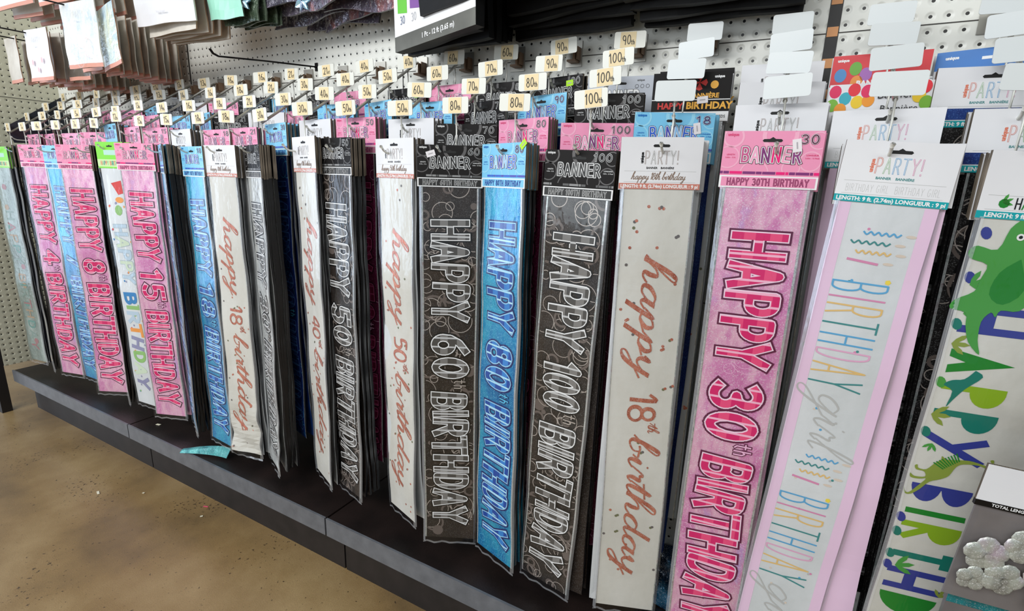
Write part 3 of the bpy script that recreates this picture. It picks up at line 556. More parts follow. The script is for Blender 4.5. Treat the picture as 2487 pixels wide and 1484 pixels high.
def design(kind, age, W, L=.885, words=None, seed=0, bd=(0, 0, 0, 0), key=None, sleeve=True, row=0):
    key = key or (kind, age, W, words, bd, row > 0)
    if key in DES: return DES[key]
    H, B = MB(), MB()
    if kind in ('pink', 'blue', 'black', 'silver', 'navy'):
        header_age(H, {'silver': 'black', 'navy': 'blue'}.get(kind, kind), age, W); body_age(B, {'pink': 'maroon', 'blue': 'navy', 'black': 'coal'}.get(kind, kind) if row else kind, age, W, L)  # rows behind use copies with shade painted into the colour
    elif kind == 'white': header_party(H, W, rose_card, [flat('taupe_print', (.55, .46, .40)), flat('silver_print', (.62, .62, .60)), flat('taupe_print', (.55, .46, .40))], words, 0); body_white(B, words, W, L, seed)
    elif kind in ('rainbow', 'marble'):
        header_party(H, W, teal, [pastel['orange'], pastel['green'], pastel['blue'], pastel['blue'], pastel['rose'], pastel['rose']], 'g' if kind == 'rainbow' else '', 0)
        if kind == 'rainbow': body_girl(B, W, L)
        else:
            H.poly([(-W/2, -.0034, -.060), (W/2, -.0034, -.060), (W/2, -.0034, -.044), (-W/2, -.0034, -.044)], PAL['navy']['foil']); body_age(B, 'coal', '', W, L)
    elif kind == 'dino':
        header_party(H, W, teal, [pastel['orange'], pastel['sand'], pastel['gold'], pastel['green'], pastel['blue'], pastel['rose']], '', 0)
        y = -.0035; leaf(H, -.05, -.05, .012, .5, greens[4], y); disc(H, frame(-.048, -.051), (0, 0), .006, y, greens[0], 9); blk(H, frame(-.036, -.057), 'HAPPY BIRTHDAY', .095, .013, [(.24, [black, greens[0], greens[1], pastel['teal'], black], y-.0002)], .25); body_dino(B, W, L)
    elif kind == 'abc': header_other(H, 'abc', W); body_abc(B, W, L)
    elif kind == 'faded': header_other(H, 'abc', W); body_faded(B, W, L)
    else:
        header_other(H, kind, W); body_white(B, '', W, L, 3)
    f = bender(*bd)
    a = H.build('header_card', None, f); b_ = B.build('foil_sheet', None, f)
    F = MB(); h = W/2-.003; z1 = BOT+.002; z0 = z1-L-.006; d = -.0065
    F.grid(lambda u, v: (-h+2*h*u, d-.0015*math.sin(u*math.pi), z0+(z1-z0)*v), 6, 40, film)
    for s_ in (-1, 1): F.grid(lambda u, v: (s_*(h-.006*(1-u)), d+.006*u, z0+(z1-z0)*v), 1, 40, film_edge)
    F.grid(lambda u, v: (-h+2*h*u, d+.0035+.002*math.sin(u*19), z0-.005*(1-v)+.0015*math.sin(u*23)), 14, 1, film_edge)
    s2 = F.build('plastic_sleeve', None, f, True)
    ms = (a.data, b_.data, s2.data)
    for o in (a, b_, s2): bpy.data.objects.remove(o)
    DES[key] = ms; return ms
STK = {}
def stackmesh(kind, W, L, var):
    """plain look of a package packed behind the front one"""
    key = (kind, W, var, L)
    if key in STK: return STK[key]
    H, B = MB(), MB(); head = {'faded': flat('lime_card', (.52, .88, .22), .4), 'white': card_white, 'rainbow': card_white, 'dino': card_white, 'abc': flat('lime_card', (.52, .88, .22), .4)}.get(kind) or PAL.get({'silver': 'black', 'navy': 'blue'}.get(kind, kind), PAL['black'])['head']
    if kind == 'marble': head = card_white
    fo = {'white': white_sheet, 'rainbow': pastel['lilac'], 'dino': cream_sheet, 'abc': white_sheet, 'faded': clear_edge, 'marble': PAL['coal']['foil']}.get(kind) or PAL.get(kind, PAL['black'])['foil']
    H.box(-W/2, W/2, -.0025, .0025, BOT, TOP, head, card_edge, card_edge)
    h = W/2-.006
    B.box(-h, h, -.003, .003, BOT-L, BOT+.004, fo, clear_edge if var == 1 else dark_back, dark_back, 30)
    f = bender((.0, .008, -.006)[var], (0, .08, -.06)[var], (.004, -.004, .006)[var], var+.3)
    a = H.build('header_card', None, f); b_ = B.build('foil_sheet', None, f); ms = (a.data, b_.data)
    for o in (a, b_): bpy.data.objects.remove(o)
    STK[key] = ms; return ms
# ------------------------------------------------------------------ structure
def struct(name, mb, parent=None):
    o = mb.build(name, parent)
    if not parent: tag(o, kind='structure')
    return o
WY, XL = 1.22, -3.14
floor_m, t, n, l, b = nodes('polished_concrete')
tc = n.new('ShaderNodeTexCoord')
n1 = n.new('ShaderNodeTexNoise'); n1.inputs['Scale'].default_value = 2.3; n1.inputs['Detail'].default_value = 7; n1.inputs['Roughness'].default_value = .6; l.new(tc.outputs['Object'], n1.inputs[0])
r1 = ramp(n, [(.32, (.47, .38, .255)), (.5, (.61, .495, .325)), (.68, (.71, .60, .425))]); l.new(n1.outputs['Fac'], r1.inputs[0])
v1 = n.new('ShaderNodeTexNoise'); v1.inputs['Scale'].default_value = 95; v1.inputs['Detail'].default_value = 3; l.new(tc.outputs['Object'], v1.inputs[0])
v2 = n.new('ShaderNodeTexNoise'); v2.inputs['Scale'].default_value = 5; l.new(tc.outputs['Object'], v2.inputs[0])
ad = n.new('ShaderNodeMath'); ad.operation = 'MULTIPLY_ADD'; l.new(v2.outputs['Fac'], ad.inputs[0]); ad.inputs[1].default_value = .35; l.new(v1.outputs['Fac'], ad.inputs[2])
mr = n.new('ShaderNodeMapRange'); mr.inputs[1].default_value = .83; mr.inputs[2].default_value = .90; mr.inputs[4].default_value = .8; l.new(ad.outputs[0], mr.inputs[0])
mx = n.new('ShaderNodeMix'); mx.data_type = 'RGBA'; l.new(mr.outputs[0], mx.inputs[0]); l.new(r1.outputs[0], mx.inputs[6]); mx.inputs[7].default_value = lin((.22, .16, .12))
v3 = n.new('ShaderNodeTexNoise'); v3.inputs['Scale'].default_value = 420; v3.inputs['Detail'].default_value = 2; l.new(tc.outputs['Object'], v3.inputs[0])
r3 = ramp(n, [(.3, (.86, .86, .86)), (.7, (1, 1, 1))]); l.new(v3.outputs['Fac'], r3.inputs[0])
m3 = n.new('ShaderNodeMix'); m3.data_type = 'RGBA'; m3.blend_type = 'MULTIPLY'; m3.inputs[0].default_value = 1; l.new(mx.outputs[2], m3.inputs[6]); l.new(r3.outputs[0], m3.inputs[7])
l.new(m3.outputs[2], b.inputs['Base Color']); b.inputs['Roughness'].default_value = .36
bu = n.new('ShaderNodeBump'); bu.inputs['Strength'].default_value = .12; bu.inputs['Distance'].default_value = .002; l.new(v1.outputs['Fac'], bu.inputs['Height']); l.new(bu.outputs[0], b.inputs['Normal'])
fb = MB(); fb.box(-7, 3.5, -4, 1.4, -.05, 0, floor_m); struct('floor', fb)
seam = flat('panel_seam', (.25, .24, .22), .6)
pb = MB(); pw = pegboard('pegboard_back', 'X', .0313, CH+.329); pb.box(XL, 2.2, WY, WY+.02, .2, 2.6, pw)
o = struct('wall_back', pb)
g = MB()
for z in (-.26, .2912, .842): g.box(XL, 2.2, WY-.0008, WY+.001, CH+z-.0009, CH+z+.0009, seam)
struct('trim_1', g)
post = flat('black_upright', (.10, .09, .09), .5); brass = flat('slot_inner_orange', (.86, .60, .38), .5)
g = MB()
for x, w_ in ((.012, .0105), (-1.038, .0012), (-2.066, .0028), (1.06, .010)): g.box(x-w_, x+w_, WY-.0012, WY+.001, .21, 2.6, post)
for k in range(-3, 20):
    z = CH+.285+k*.0555; g.box(.003, .021, WY-.0022, WY-.001, z, z+.017, brass)
struct('trim_2', g)
pb = MB(); pl = pegboard('pegboard_left', 'Y', 1.0, CH+.329, (.84, .83, .74)); pb.box(XL-.02, XL, .835, WY, .225, 2.6, pl); struct('wall_left', pb)
g = MB()
for z in (-.26, .2912): g.box(XL-.001, XL+.0012, .835, WY, CH+z-.001, CH+z+.001, seam)
struct('trim_3', g)
# base shelves, one per bay
deck_m = noisy('brown_black_deck', [(.35, (.085, .06, .055)), (.65, (.15, .11, .10))], 9, .42, .15, 200)
lip_m = noisy('graphite_lip', [(.3, (.37, .38, .40)), (.7, (.43, .44, .46))], 30, .36, .1, 300)
kick_m = noisy('black_kick', [(.3, (.10, .09, .09)), (.7, (.15, .13, .13))], 20, .5)
bx = [XL+.045, -2.071, -1.026, .020, 1.066, 2.1]
bays = ['at the far left end', 'second from the left end', 'third from the left end', 'at the right edge', 'beyond the right edge']
for i in range(5):
    x0, x1 = bx[i]+.003, bx[i+1]-.003
    sh = empty('base_shelf', ((x0+x1)/2, 1.0, 0)); hw = (x1-x0)/2
    tag(sh, 'dark brown metal base shelf with grey lip, bay '+bays[i], 'shelf', 'base shelves under the banners')
    d = MB(); d.box(-hw, hw, -.15, .215, .195, .21, deck_m); d.build('deck', sh)
    d = MB(); d.box(-hw, hw, -.156, -.150, .158, .2125, lip_m); d.build('lip', sh)
    d = MB(); d.box(-hw, hw, -.092, -.085, .0, .195, kick_m); d.build('kick_plate', sh)
d = MB(); d.box(XL-.05, XL-.003, .795, .833, 0, 2.6, post)
tag(d.build('gondola_upright'), 'black steel shelving upright at the far left end of the base shelf', 'upright')
# ------------------------------------------------------------------ waterfall arms
AX = [.094-.1518*(19-k) for k in range(22)]
fr_z = {5: .017, 11: .010, 12: .006, 17: .006, 18: .004}
wire = flat('white_wire', (.88, .88, .85), .3, .1); steel = flat('grey_bar', (.70, .69, .66), .28, .5)
plate_y = flat('cream_label_plate', (.93, .93, .89), .35); plate_w = flat('white_label_plate', (.88, .90, .90), .3); stick = flat('peach_sticker', (.96, .87, .68), .5); ink = flat('marker_ink', (.08, .07, .06), .5)
kraft = noisy('kraft_bracket', [(.3, (.42, .32, .24)), (.7, (.58, .46, .36))], 20, .5)
TK = {-1: ['1', '1', '1', '2'], 0: ['1', '2', '3', '3'], 1: ['4', '5', '5', '4'], 2: ['6', '5', '6', '6'], 3: ['7', '8', '9', '8'], 4: ['10', '11', '12', '12'], 5: ['12', '13', '13', '13'], 6: ['15', '14', '14', '13'], 7: ['15', '16', '16', '16'], 8: ['18', '18', '18', '16'], 9: ['18', '21', '21', '21'], 10: ['30', '30', '30', '21'],
      11: ['30', '40', '40', '40'], 12: ['50', '50', '50', '40'], 13: ['50', '60', '60', '60'], 14: ['80', '70', '70', '60'], 15: ['80', '80', '90', '90'], 16: ['100', '100', '100', '90'], 17: None, 18: None, 19: None, 20: None}
FD = {-1: 'leftmost clear banner', 0: 'grey-edged stack left of pink 4th', 1: 'pink 4th banner', 2: 'pale blue sliver beside pink 4th', 3: 'pink 8th banner', 4: 'brown-edged stack beside pink 8th', 5: 'lime-headed toy banner', 6: 'pink 15th banner', 7: 'dark stack beside pink 15th',
      8: 'blue 18th banner', 9: 'white banner with crumpled foot', 10: 'narrow silver banner', 11: 'white 40th script banner', 12: 'black 50th banner', 13: 'white 50th script banner', 14: 'black 60th banner', 15: 'blue 80th banner', 16: 'black 100th banner', 17: 'white 18th script banner', 18: 'pink 30th banner', 19: 'pastel birthday girl banner', 20: 'dinosaur banner'}
def rrect(w_, h_, r, n=4):
    pts = []
    for cx, cz, a0 in ((w_/2-r, h_/2-r, 0), (-w_/2+r, h_/2-r, 90), (-w_/2+r, -h_/2+r, 180), (w_/2-r, -h_/2+r, 270)):
        pts += [(cx+r*math.cos(R(a0+90*i/n)), cz+r*math.sin(R(a0+90*i/n))) for i in range(n+1)]
    return pts
for k in range(-1, 21):
    x = AX[0]-.1518 if k < 0 else AX[k]
    dz = fr_z.get(k, 0); fx = {1: -.03, 2: -.022, 3: -.014, 4: -.03, 0: -.01, 5: -.025, 6: -.035, 7: -.03, 8: -.015, 9: -.03, 10: -.035, 11: -.018, 12: -.018, 18: .018, 19: .008, 15: -.008}.get(k, 0)
    A = empty('display_arm', (x, WY, CH+.29))
    tk = TK[k]
    tag(A, 'sloping white wire display arm above the '+FD[k], 'display arm', 'sloping display arms on the pegboard')
    def loc(p): return (p[0], p[1]-WY, p[2]-.29)        # p in wall-relative coordinates (x, Y, z above camera)
    b_ = MB(); p0, p1 = Vector(loc((0, 1.20, .292+.016))), Vector(loc((fx, .95, .131+dz)))
    b_.tube([p0, p0.lerp(p1, .5), p1], .0036, steel, 8); b_.build('bar', A, None, True)
    b_ = MB(); b_.box(-.020, .020, -.004, -.001, -.022, .034, steel); b_.box(.008, .012, -.030, -.004, -.012, .014, kraft); b_.box(-.006, .014, -.032, -.004, -.015, -.011, kraft); b_.box(.014, .017, -.024, -.004, -.010, .018, kraft); b_.build('wall_bracket', A)
    for r_ in range(4):
        Y = .95+.07*r_; f_ = 1-r_/3.57; sx = fx*f_; lz = .1520+.0492*r_+dz*f_; pz = .052+.0515*r_+dz*f_*.5
        b_ = MB(); b_.tube([loc((sx, Y, lz-.012)), loc((sx+.001, Y+.001, (lz+pz)/2)), loc((sx, Y, pz))], .0019, wire, 6)
        b_.tube([loc((sx, Y, pz)), loc((sx, Y-.02, pz-.001)), loc((sx, Y-.050, pz)), loc((sx, Y-.059, pz+.004)), loc((sx, Y-.066, pz+.011))], .0024, wire, 8)
        b_.tube([loc((sx, Y-.064, pz+.009)), loc((sx, Y-.068, pz+.0125)), loc((sx, Y-.0695, pz+.014))], [.0024, .0038, .002], wire, 8)
        st = b_.build('prong', A, None, True)
        b_ = MB(); pts = rrect(.066, .033, .004); tlt = rnd.uniform(-.06, .06); c_, s_ = math.cos(tlt), math.sin(tlt); yw = rnd.uniform(-.12, .12)
        pm = plate_y if (tk and k < 17) else plate_w
        rot = lambda p, y=0: (sx+(p[0]*c_-p[1]*s_), Y-.0035+y+p[0]*yw, lz+(p[0]*s_+p[1]*c_))
        b_.poly([loc(rot(p)) for p in pts], pm); b_.poly([loc(rot(p, .0016)) for p in pts], pm)
        for i in range(len(pts)): b_.poly([loc(rot(pts[i])), loc(rot(pts[(i+1) % len(pts)])), loc(rot(pts[(i+1) % len(pts)], .0016)), loc(rot(pts[i], .0016))], pm)
        lp = b_.build('label_plate', A)
        if tk:
            b_ = MB(); so = rnd.uniform(-.004, .008)
            b_.poly([loc(rot(p, -.0004)) for p in ((-.0175+so, -.0155), (.0155+so, -.0155), (.0155+so, .0155), (-.0175+so, .0155))], stick)
            q = MB(); s_n = tk[r_]; sf = {'1': 'st', '2': 'nd', '3': 'rd', '21': 'st'}.get(s_n, 'th'); wid = .0088*len(s_n); x0_ = -.0165+so+(.004 if len(s_n) == 2 else .008 if len(s_n) == 1 else 0)
            blk(q, frame(x0_, -.009, .03), s_n, wid, .0175, [(.17, ink, 0)], .22, .06); blk(q, frame(x0_+wid+.0005, -.009), sf, .0075, .0085, [(.22, ink, 0)], .2)
            n0 = len(b_.v); b_.v += [loc(rot((p[0], p[2]), -.0009+p[1])) for p in q.v]; mi = b_.mi(ink)
            for f in q.f: b_.f.append(tuple(n0+j for j in f)); b_.m.append(mi)
            b_.build('price_sticker', lp)
# ------------------------------------------------------------------ banner packages
def place(ms, name, x, y, z, yaw, label, cat='banner', group=None, roll=0, sleeve=True):
    e = empty(name, (x, y, z), (0, roll, R(yaw)))
    tag(e, label, cat, group)
    a = link(ms[0], 'header_card', e); link(ms[1], 'foil_sheet', e)
    if sleeve and len(ms) > 2: link(ms[2], 'plastic_sleeve', e)
    return e
SHN = {'pink': 'pink', 'blue': 'blue', 'black': 'black', 'silver': 'silver', 'navy': 'navy', 'rainbow': 'pastel', 'dino': 'cream', 'abc': 'clear'}
ORD = ['front', 'second', 'third', 'fourth']
COLN = {'pink': 'pink foil', 'blue': 'blue foil', 'black': 'black ringed', 'white': 'white', 'silver': 'silver foil', 'navy': 'navy foil', 'rainbow': 'pastel lettered', 'marble': 'white marbled-header', 'abc': 'lime-headed toy-lettered', 'faded': 'clear', 'dino': 'dinosaur printed', 'pirate': 'black pirate-themed', 'red': 'red-headed balloon', 'balloon': 'balloon-print', 'bluebanner': 'bright blue-headed', 'silver_back': 'pale grey-headed'}
def hang(k, r_, kind, age='', dx=0, yaw=0, top=None, W=.138, n=0, words=None, roll=0, bd=(0, 0, 0, 0), L=.862, label=None, dY=0, crumple=0, stk=()):
    x = (AX[0]-.1518 if k < 0 else AX[k])+dx; Y = .905+.07*r_+dY
    zt = top if top is not None else (.072, .124, .177, .225)[r_]
    ms = design(kind, age, W, L, words, k+3, bd+(crumple,), row=r_)
    lab = label or '%s banner%s, %s card behind the %s' % (COLN[kind], (' numbered '+age) if age else '', ORD[r_], FD[k])
    e = place(ms, 'birthday_banner', x, Y, CH+zt-TOP, yaw, lab, roll=roll, sleeve=(r_ == 0))
    for sx_, sz_, a_, sm_ in stk:
        q = MB(); T = frame(sx_, sz_, a_); q.poly([(p[0], -.0044, p[1]) for p in (T(-.0095, -.006), T(.0095, -.006), T(.0095, .006), T(-.0095, .006))], {'w': stk_w, 'g': stk_g}[sm_])
        q.poly([(p[0], -.0046, p[1]) for p in (T(-.005, -.001), T(.005, -.001), T(.005, .001), T(-.005, .001))], stk_i); o = q.build('price_sticker', e.children[0] if e.children else None)
        o.parent = [c for c in S.collection.objects if c.parent == e and c.name.startswith('header_card')][0]
    gap = .0068 if r_ == 0 else .011
    cy, sy = math.cos(R(yaw)), math.sin(R(yaw))
    for i in range(n):
        d = gap*(i+1)+rnd.uniform(-.001, .001); v = rnd.randrange(3)
        kk = {'pink': 'maroon', 'blue': 'navy', 'black': 'coal'}.get(kind, kind) if r_ else kind  # stacked packages in rows behind take the same painted-shade colours
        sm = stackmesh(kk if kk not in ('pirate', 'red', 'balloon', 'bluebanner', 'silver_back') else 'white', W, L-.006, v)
        place(sm, 'birthday_banner', x+rnd.uniform(-.003, .003), Y+d+.002, CH+zt-TOP+rnd.uniform(-.003, .001), yaw+rnd.uniform(-3, 3),
              '%s packages packed behind the %s' % (SHN.get(kind, 'white'), FD[k] if r_ == 0 else '%s card at the %s' % (ORD[r_], FD[k])), group='packages behind the %s, %s row' % (FD[k], ORD[r_]), sleeve=False)
WH = .134
stk_w = flat('sticker_white', (.95, .93, .94), .5); stk_g = flat('sticker_green', (.72, .95, .12), .5); stk_i = flat('sticker_type', (.72, .70, .72), .5)
# front row
hang(-1, 0, 'faded', '', -.005, 8, .072, W=.13, n=2, label='clear-wrapped banner with green header hanging at the far left by the end pegboard')
hang(0, 0, 'navy', '3', -.01, -21, .076, n=6, dY=.004, label='grey-edged banner turned edge-on, left of the pink 4th birthday banner')
hang(1, 0, 'pink', '4', .012, 14, .078, n=5, bd=(.0, 0, .0, .1), label='pink foil banner reading HAPPY 4th BIRTHDAY')
hang(2, 0, 'blue', '7', -.01, 8, .076, n=4, dY=.022, bd=(0, -.1, 0, .5), label='pale blue banner showing only a sliver right of the pink 4th banner')
hang(3, 0, 'pink', '8', .055, 27, .076, n=6, bd=(.0, .0, .004, .2), label='pink foil banner reading HAPPY 8th BIRTHDAY')
hang(4, 0, 'black', '10', .005, -26, .073, n=6, dY=.01, label='dark banner turned edge-on with brown card edges, right of the pink 8th banner')
hang(5, 0, 'abc', '', .0, 10, .084, n=5, W=.13, bd=(0, -.1, 0, .3), label='lime green headed banner with toy letters, half covered by the pink 15th banner')
hang(6, 0, 'pink', '15', .0, 21, .079, n=3, bd=(.0, .0, .0, .6), label='bright pink foil banner reading HAPPY 15th BIRTHDAY')
hang(7, 0, 'blue', '16', .0, -24, .074, n=6, label='blue banner turned edge-on showing dark card edges, right of the pink 15th banner')
hang(8, 0, 'blue', '18', .01, -7, .068, n=5, bd=(-.006, .05, 0, .4), label='blue foil banner reading HAPPY 18th BIRTHDAY with flared foot')
hang(9, 0, 'white', '', -.008, 2, .071, W=WH, n=6, words='happy 18th birthday', bd=(-.012, .12, .0, .8), crumple=.006, label='white script banner with crumpled foot, right of the blue 18th banner')
hang(10, 0, 'silver', '30', -.018, -20, .071, n=6, bd=(-.01, -.1, 0, .2), crumple=.002, label='narrow crinkled silver banner under a black header, left of the navy banner')
hang(11, 0, 'white', '', .032, -17, .090, W=WH, n=5, words='happy 40th birthday', bd=(0, -.1, 0, .35), label='white banner with rose gold script happy 40th birthday')
hang(12, 0, 'black', '50', -.018, -8, .086, n=6, bd=(0, -.12, .0, .9), label='black ringed foil banner reading HAPPY 50th BIRTHDAY')
hang(13, 0, 'white', '', .02, -11, .083, W=WH, n=4, words='happy 50th birthday', bd=(0, -.12, 0, .15), label='white banner with rose gold script happy 50th birthday')
hang(14, 0, 'black', '60', .017, 27, .068, n=4, stk=[(-.040, -.004, .3, 'w')], bd=(0, 0, 0, .25), label='black ringed foil banner reading HAPPY 60th BIRTHDAY')
hang(15, 0, 'blue', '80', -.005, -22, .071, n=6, stk=[(.062, .010, .7, 'g')], bd=(.0, .1, 0, .45), label='bright blue foil banner reading HAPPY 80th BIRTHDAY')
hang(16, 0, 'black', '100', .003, 0, .058, n=5, roll=R(1.5), bd=(0, -.15, 0, .7), label='black ringed foil banner reading HAPPY 100th BIRTHDAY')
hang(17, 0, 'white', '', -.004, 20, .079, W=WH, n=6, words='happy 18th birthday', roll=R(-.8), bd=(0, 0, 0, .05), label='large white banner with rose gold script happy 18th birthday')
hang(18, 0, 'pink', '30', .011, 6, .086, n=4, stk=[(.034, -.007, 1.75, 'w')], bd=(0, 0, 0, .3), roll=R(.2), label='large pink glitter foil banner reading HAPPY 30th BIRTHDAY')
hang(19, 0, 'rainbow', '', .022, 4, .069, W=.136, n=5, roll=R(3.2), bd=(0, 0, 0, .15), label='white and lilac banner with pastel candles and the word BIRTHDAY, tilted')
hang(20, 0, 'dino', '', .035, 12, .055, W=.15, n=6, roll=R(2.0), bd=(0, 0, 0, .15), label='cream banner printed with green dinosaurs and block letters')
# rows behind
ROWS = [(19, 1, 'rainbow', '', .004, -4, .121), (18, 1, 'white', '', .012, 2, .134), (17, 1, 'blue', '18', -.003, 22, .126), (16, 1, 'pink', '100', .006, 16, .112), (15, 1, 'pink', '80', -.001, -15, .124),
 (14, 1, 'black', '70', .010, 20, .117), (13, 1, 'white', '', .009, 0, .132), (12, 1, 'pink', '50', -.013, -2, .139), (11, 1, 'white', '', -.005, -6, .138), (10, 1, 'navy', '30', -.008, -15, .132), (9, 1, 'pink', '21', .002, -4, .124), (8, 1, 'pink', '18', .027, -2, .121), (7, 1, 'white', '', -.007, -6, .125), (6, 1, 'pink', '15', .001, 2, .133), (5, 1, 'pink', '12', .012, -8, .138), (4, 1, 'blue', '10', .02, -10, .15), (3, 1, 'pink', '9', .04, 9, .125), (2, 1, 'pink', '6', .028, 2, .124), (1, 1, 'pink', '5', 0, -8, .124), (0, 1, 'pink', '2', 0, -5, .124), (20, 1, 'marble', '', .02, 4, .117),
 (18, 2, 'white', '', .005, 14, .179), (17, 2, 'pirate', '', .007, 8, .204), (16, 2, 'black', '100', .002, 8, .175), (15, 2, 'blue', '90', .005, -16, .179), (14, 2, 'black', '70', .013, -16, .173), (13, 2, 'blue', '60', .011, -4, .178), (12, 2, 'blue', '50', -.003, -18, .185), (11, 2, 'blue', '40', -.004, -1, .185), (10, 2, 'pink', '40', -.011, -20, .175), (9, 2, 'white', '', .013, 10, .173), (8, 2, 'black', '21', -.007, 10, .171), (7, 2, 'blue', '18', .014, -18, .18), (6, 2, 'blue', '16', .025, -4, .177), (5, 2, 'pink', '14', .007, -9, .183), (4, 2, 'pink', '13', .021, -2, .19), (3, 2, 'black', '10', .02, -12, .177), (2, 2, 'pink', '8', 0, -20, .177), (1, 2, 'black', '6', 0, -20, .177), (0, 2, 'pink', '3', 0, -20, .177), (19, 2, 'balloon', '', -.005, -2, .17), (20, 2, 'marble', '', -.02, 6, .185),
 (19, 3, 'red', '', -.005, -2, .228), (18, 3, 'white', '', -.002, 3, .223), (17, 3, 'pirate', '', .0, 3, .222), (16, 3, 'silver_back', '', 0, 7, .219), (15, 3, 'black', '90', .009, -15, .227), (14, 3, 'black', '80', .017, -3, .224), (13, 3, 'pink', '60', .019, -6, .227), (12, 3, 'black', '40', .03, -7, .226), (11, 3, 'pink', '40', -.02, -6, .228), (10, 3, 'black', '30', -.008, -22, .228), (9, 3, 'blue', '21', -.019, -18, .225), (8, 3, 'black', '21', .014, 4, .23), (7, 3, 'pink', '18', .008, 6, .222), (6, 3, 'white', '', .007, -2, .227), (5, 3, 'black', '13', .025, -8, .226), (4, 3, 'blue', '12', .025, -12, .226), (3, 3, 'pink', '12', .03, 7, .219), (2, 3, 'pink', '9', 0, -12, .222), (1, 3, 'black', '7', 0, -12, .222), (0, 3, 'black', '4', 0, -12, .222), (20, 3, 'bluebanner', '', -.012, -16, .225)]
RST = {(17, 1): [(.040, -.012, 1.75, 'w')], (15, 3): [(.035, -.002, .05, 'g')], (12, 3): [(.040, -.002, 1.5, 'g')], (19, 3): [(.045, -.03, .6, 'w')], (14, 3): [(.022, -.02, 1.4, 'w')], (17, 2): [(.022, -.034, .1, 'w')]}
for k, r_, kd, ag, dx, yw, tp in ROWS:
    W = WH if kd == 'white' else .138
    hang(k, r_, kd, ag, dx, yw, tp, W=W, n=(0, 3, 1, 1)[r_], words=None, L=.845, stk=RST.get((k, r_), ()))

# ------------------------------------------------------------------ merchandise on the upper hooks
def puffy(mb, W, H, T, front, side, n=10, nx=6, amp=.004, seed=0, curl=0):
    r = random.Random(seed); p1, p2 = r.uniform(0, 6), r.uniform(0, 6)
    def bul(u, v): return math.sin(math.pi*u)*math.sin(math.pi*min(1, v*1.02))
    def f(u, v): return (-W/2+W*u+.002*math.sin(v*9+p1), -T/2-amp*bul(u, v)+amp*.6*math.sin(u*7+v*11+p1)-curl*(1-v)**3*.05, H*v+amp*.5*math.sin(u*8+p2)*(1-v))
    def b_(u, v): return (W/2-W*u+.002*math.sin(v*9+p1), T/2+amp*bul(u, v)+amp*.6*math.sin((1-u)*7+v*11+p1)-curl*(1-v)**3*.05, H*v+amp*.5*math.sin((1-u)*8+p2)*(1-v))
    mb.grid(f, nx, n, front); mb.grid(b_, nx, n, side)
    for e in (0, 1):
        mb.grid(lambda u, v: tuple(f(e, v)[i]*(1-u)+b_(1-e, v)[i]*u for i in range(3)), 1, n, side)
        mb.grid(lambda u, v: tuple(f(u, e)[i]*(1-v)+b_(1-u, e)[i]*v for i in range(3)), nx, 1, side)
    return f
salmon = flat('salmon_strip', (.86, .60, .52), .5); kraft_side = noisy('kraft_package_back', [(.3, (.52, .37, .27)), (.7, (.74, .60, .48))], 12, .6, .1, 60)
cream_side = noisy('pale_package_back', [(.3, (.76, .73, .68)), (.7, (.93, .91, .87))], 9, .5, .1, 60)
crink = foil('crinkled_clear_wrap', [(.3, (.78, .86, .95)), (.45, (.92, .95, .97)), (.6, (.97, .97, .94)), (.72, (.90, .93, .98))], 26, .08, .2, .3, .7, 300)
holo_wrap = foil('holographic_wrap', [(.3, (.70, .84, .98)), (.45, (.86, .95, .97)), (.6, (.97, .98, .86)), (.75, (.92, .88, .98))], 20, .15, .16, .4, .9, 260)
smoky = noisy('smoky_clear_wrap', [(.35, (.36, .33, .30)), (.65, (.52, .49, .45))], 10, .22, .5, 40, coat=.4)
faint = flat('faint_print', (.80, .80, .82), .5); blush = flat('blush_tag_print', (.93, .74, .76), .5)
def party_pack(x, Y, z, W, H, yaw, label, group=None, style='plain', roll=0, seed=0, name='favour_pack'):
    e = empty(name, (x, Y, CH+z), (0, roll, R(yaw))); tag(e, label, 'party favours', group)
    m_ = MB(); fr = {'plain': card_white, 'crink': crink, 'holo': holo_wrap, 'smoky': smoky, 'beige': cream_side}[style]
    f = puffy(m_, W, H, .003, fr, cream_side if seed % 2 else kraft_side, 8, 5, .0016, seed)
    m_.build('wrapped_card', e)
    g_ = MB(); hh = .012
    g_.grid(lambda u, v: (lambda p: (p[0], p[1]-.0008, p[2]))(f(u, v*hh/H)), 5, 1, salmon); g_.grid(lambda u, v: (-W/2+W*u, .003, hh*v), 1, 1, salmon)
    g_.build('bottom_strip', e)
    if style in ('plain', 'crink'):
        q = MB(); y = -.0085
        blk(q, frame(-.026, H-.045), 'PARTY', .052, .020, [(.10, faint, y)], .35); small(q, frame(-.012, H-.058), 'favours', .004, y, faint, .02)
        if style == 'crink':
            strokes(q, frame(.035, .055), [circ(0, 0, .016, .028, 16)], .001, y, blush, False); strokes(q, frame(-.01, .03), [circ(0, 0, .02, .03, 16)], .001, y, faint, False)
        else:
            for a, b_, c in ((-.03, .06, .010), (.0, .035, .009), (.03, .065, .010)): disc(q, frame(a, b_), (0, 0), c*.6, y, blush, 10, c)
        q.build('printed_design', e)
    return e
blackw = flat('black_hook', (.10, .09, .09), .3, .6)
def peghook(x, z, y0, label, drop=0, m_=blackw, double=True):
    b_ = MB()
    for s_ in ((-.0022, .0022) if double else (0,)):
        b_.tube([(s_, -.004, 0), (s_, (y0-WY)*.5, -drop*.5), (s_, y0-WY+.022, -drop), (s_, y0-WY+.008, -drop+.004), (s_, y0-WY, -drop+.014)], .002, m_, 7)
    b_.tube([(-.008, -.003, .0), (.008, -.003, .0)], .002, m_, 6); b_.box(-.006, .006, -.003, -.001, -.012, .012, m_)
    o = b_.build('peg_hook', None, None, True); o.location = (x, WY, CH+z); return tag(o, label, 'hook')
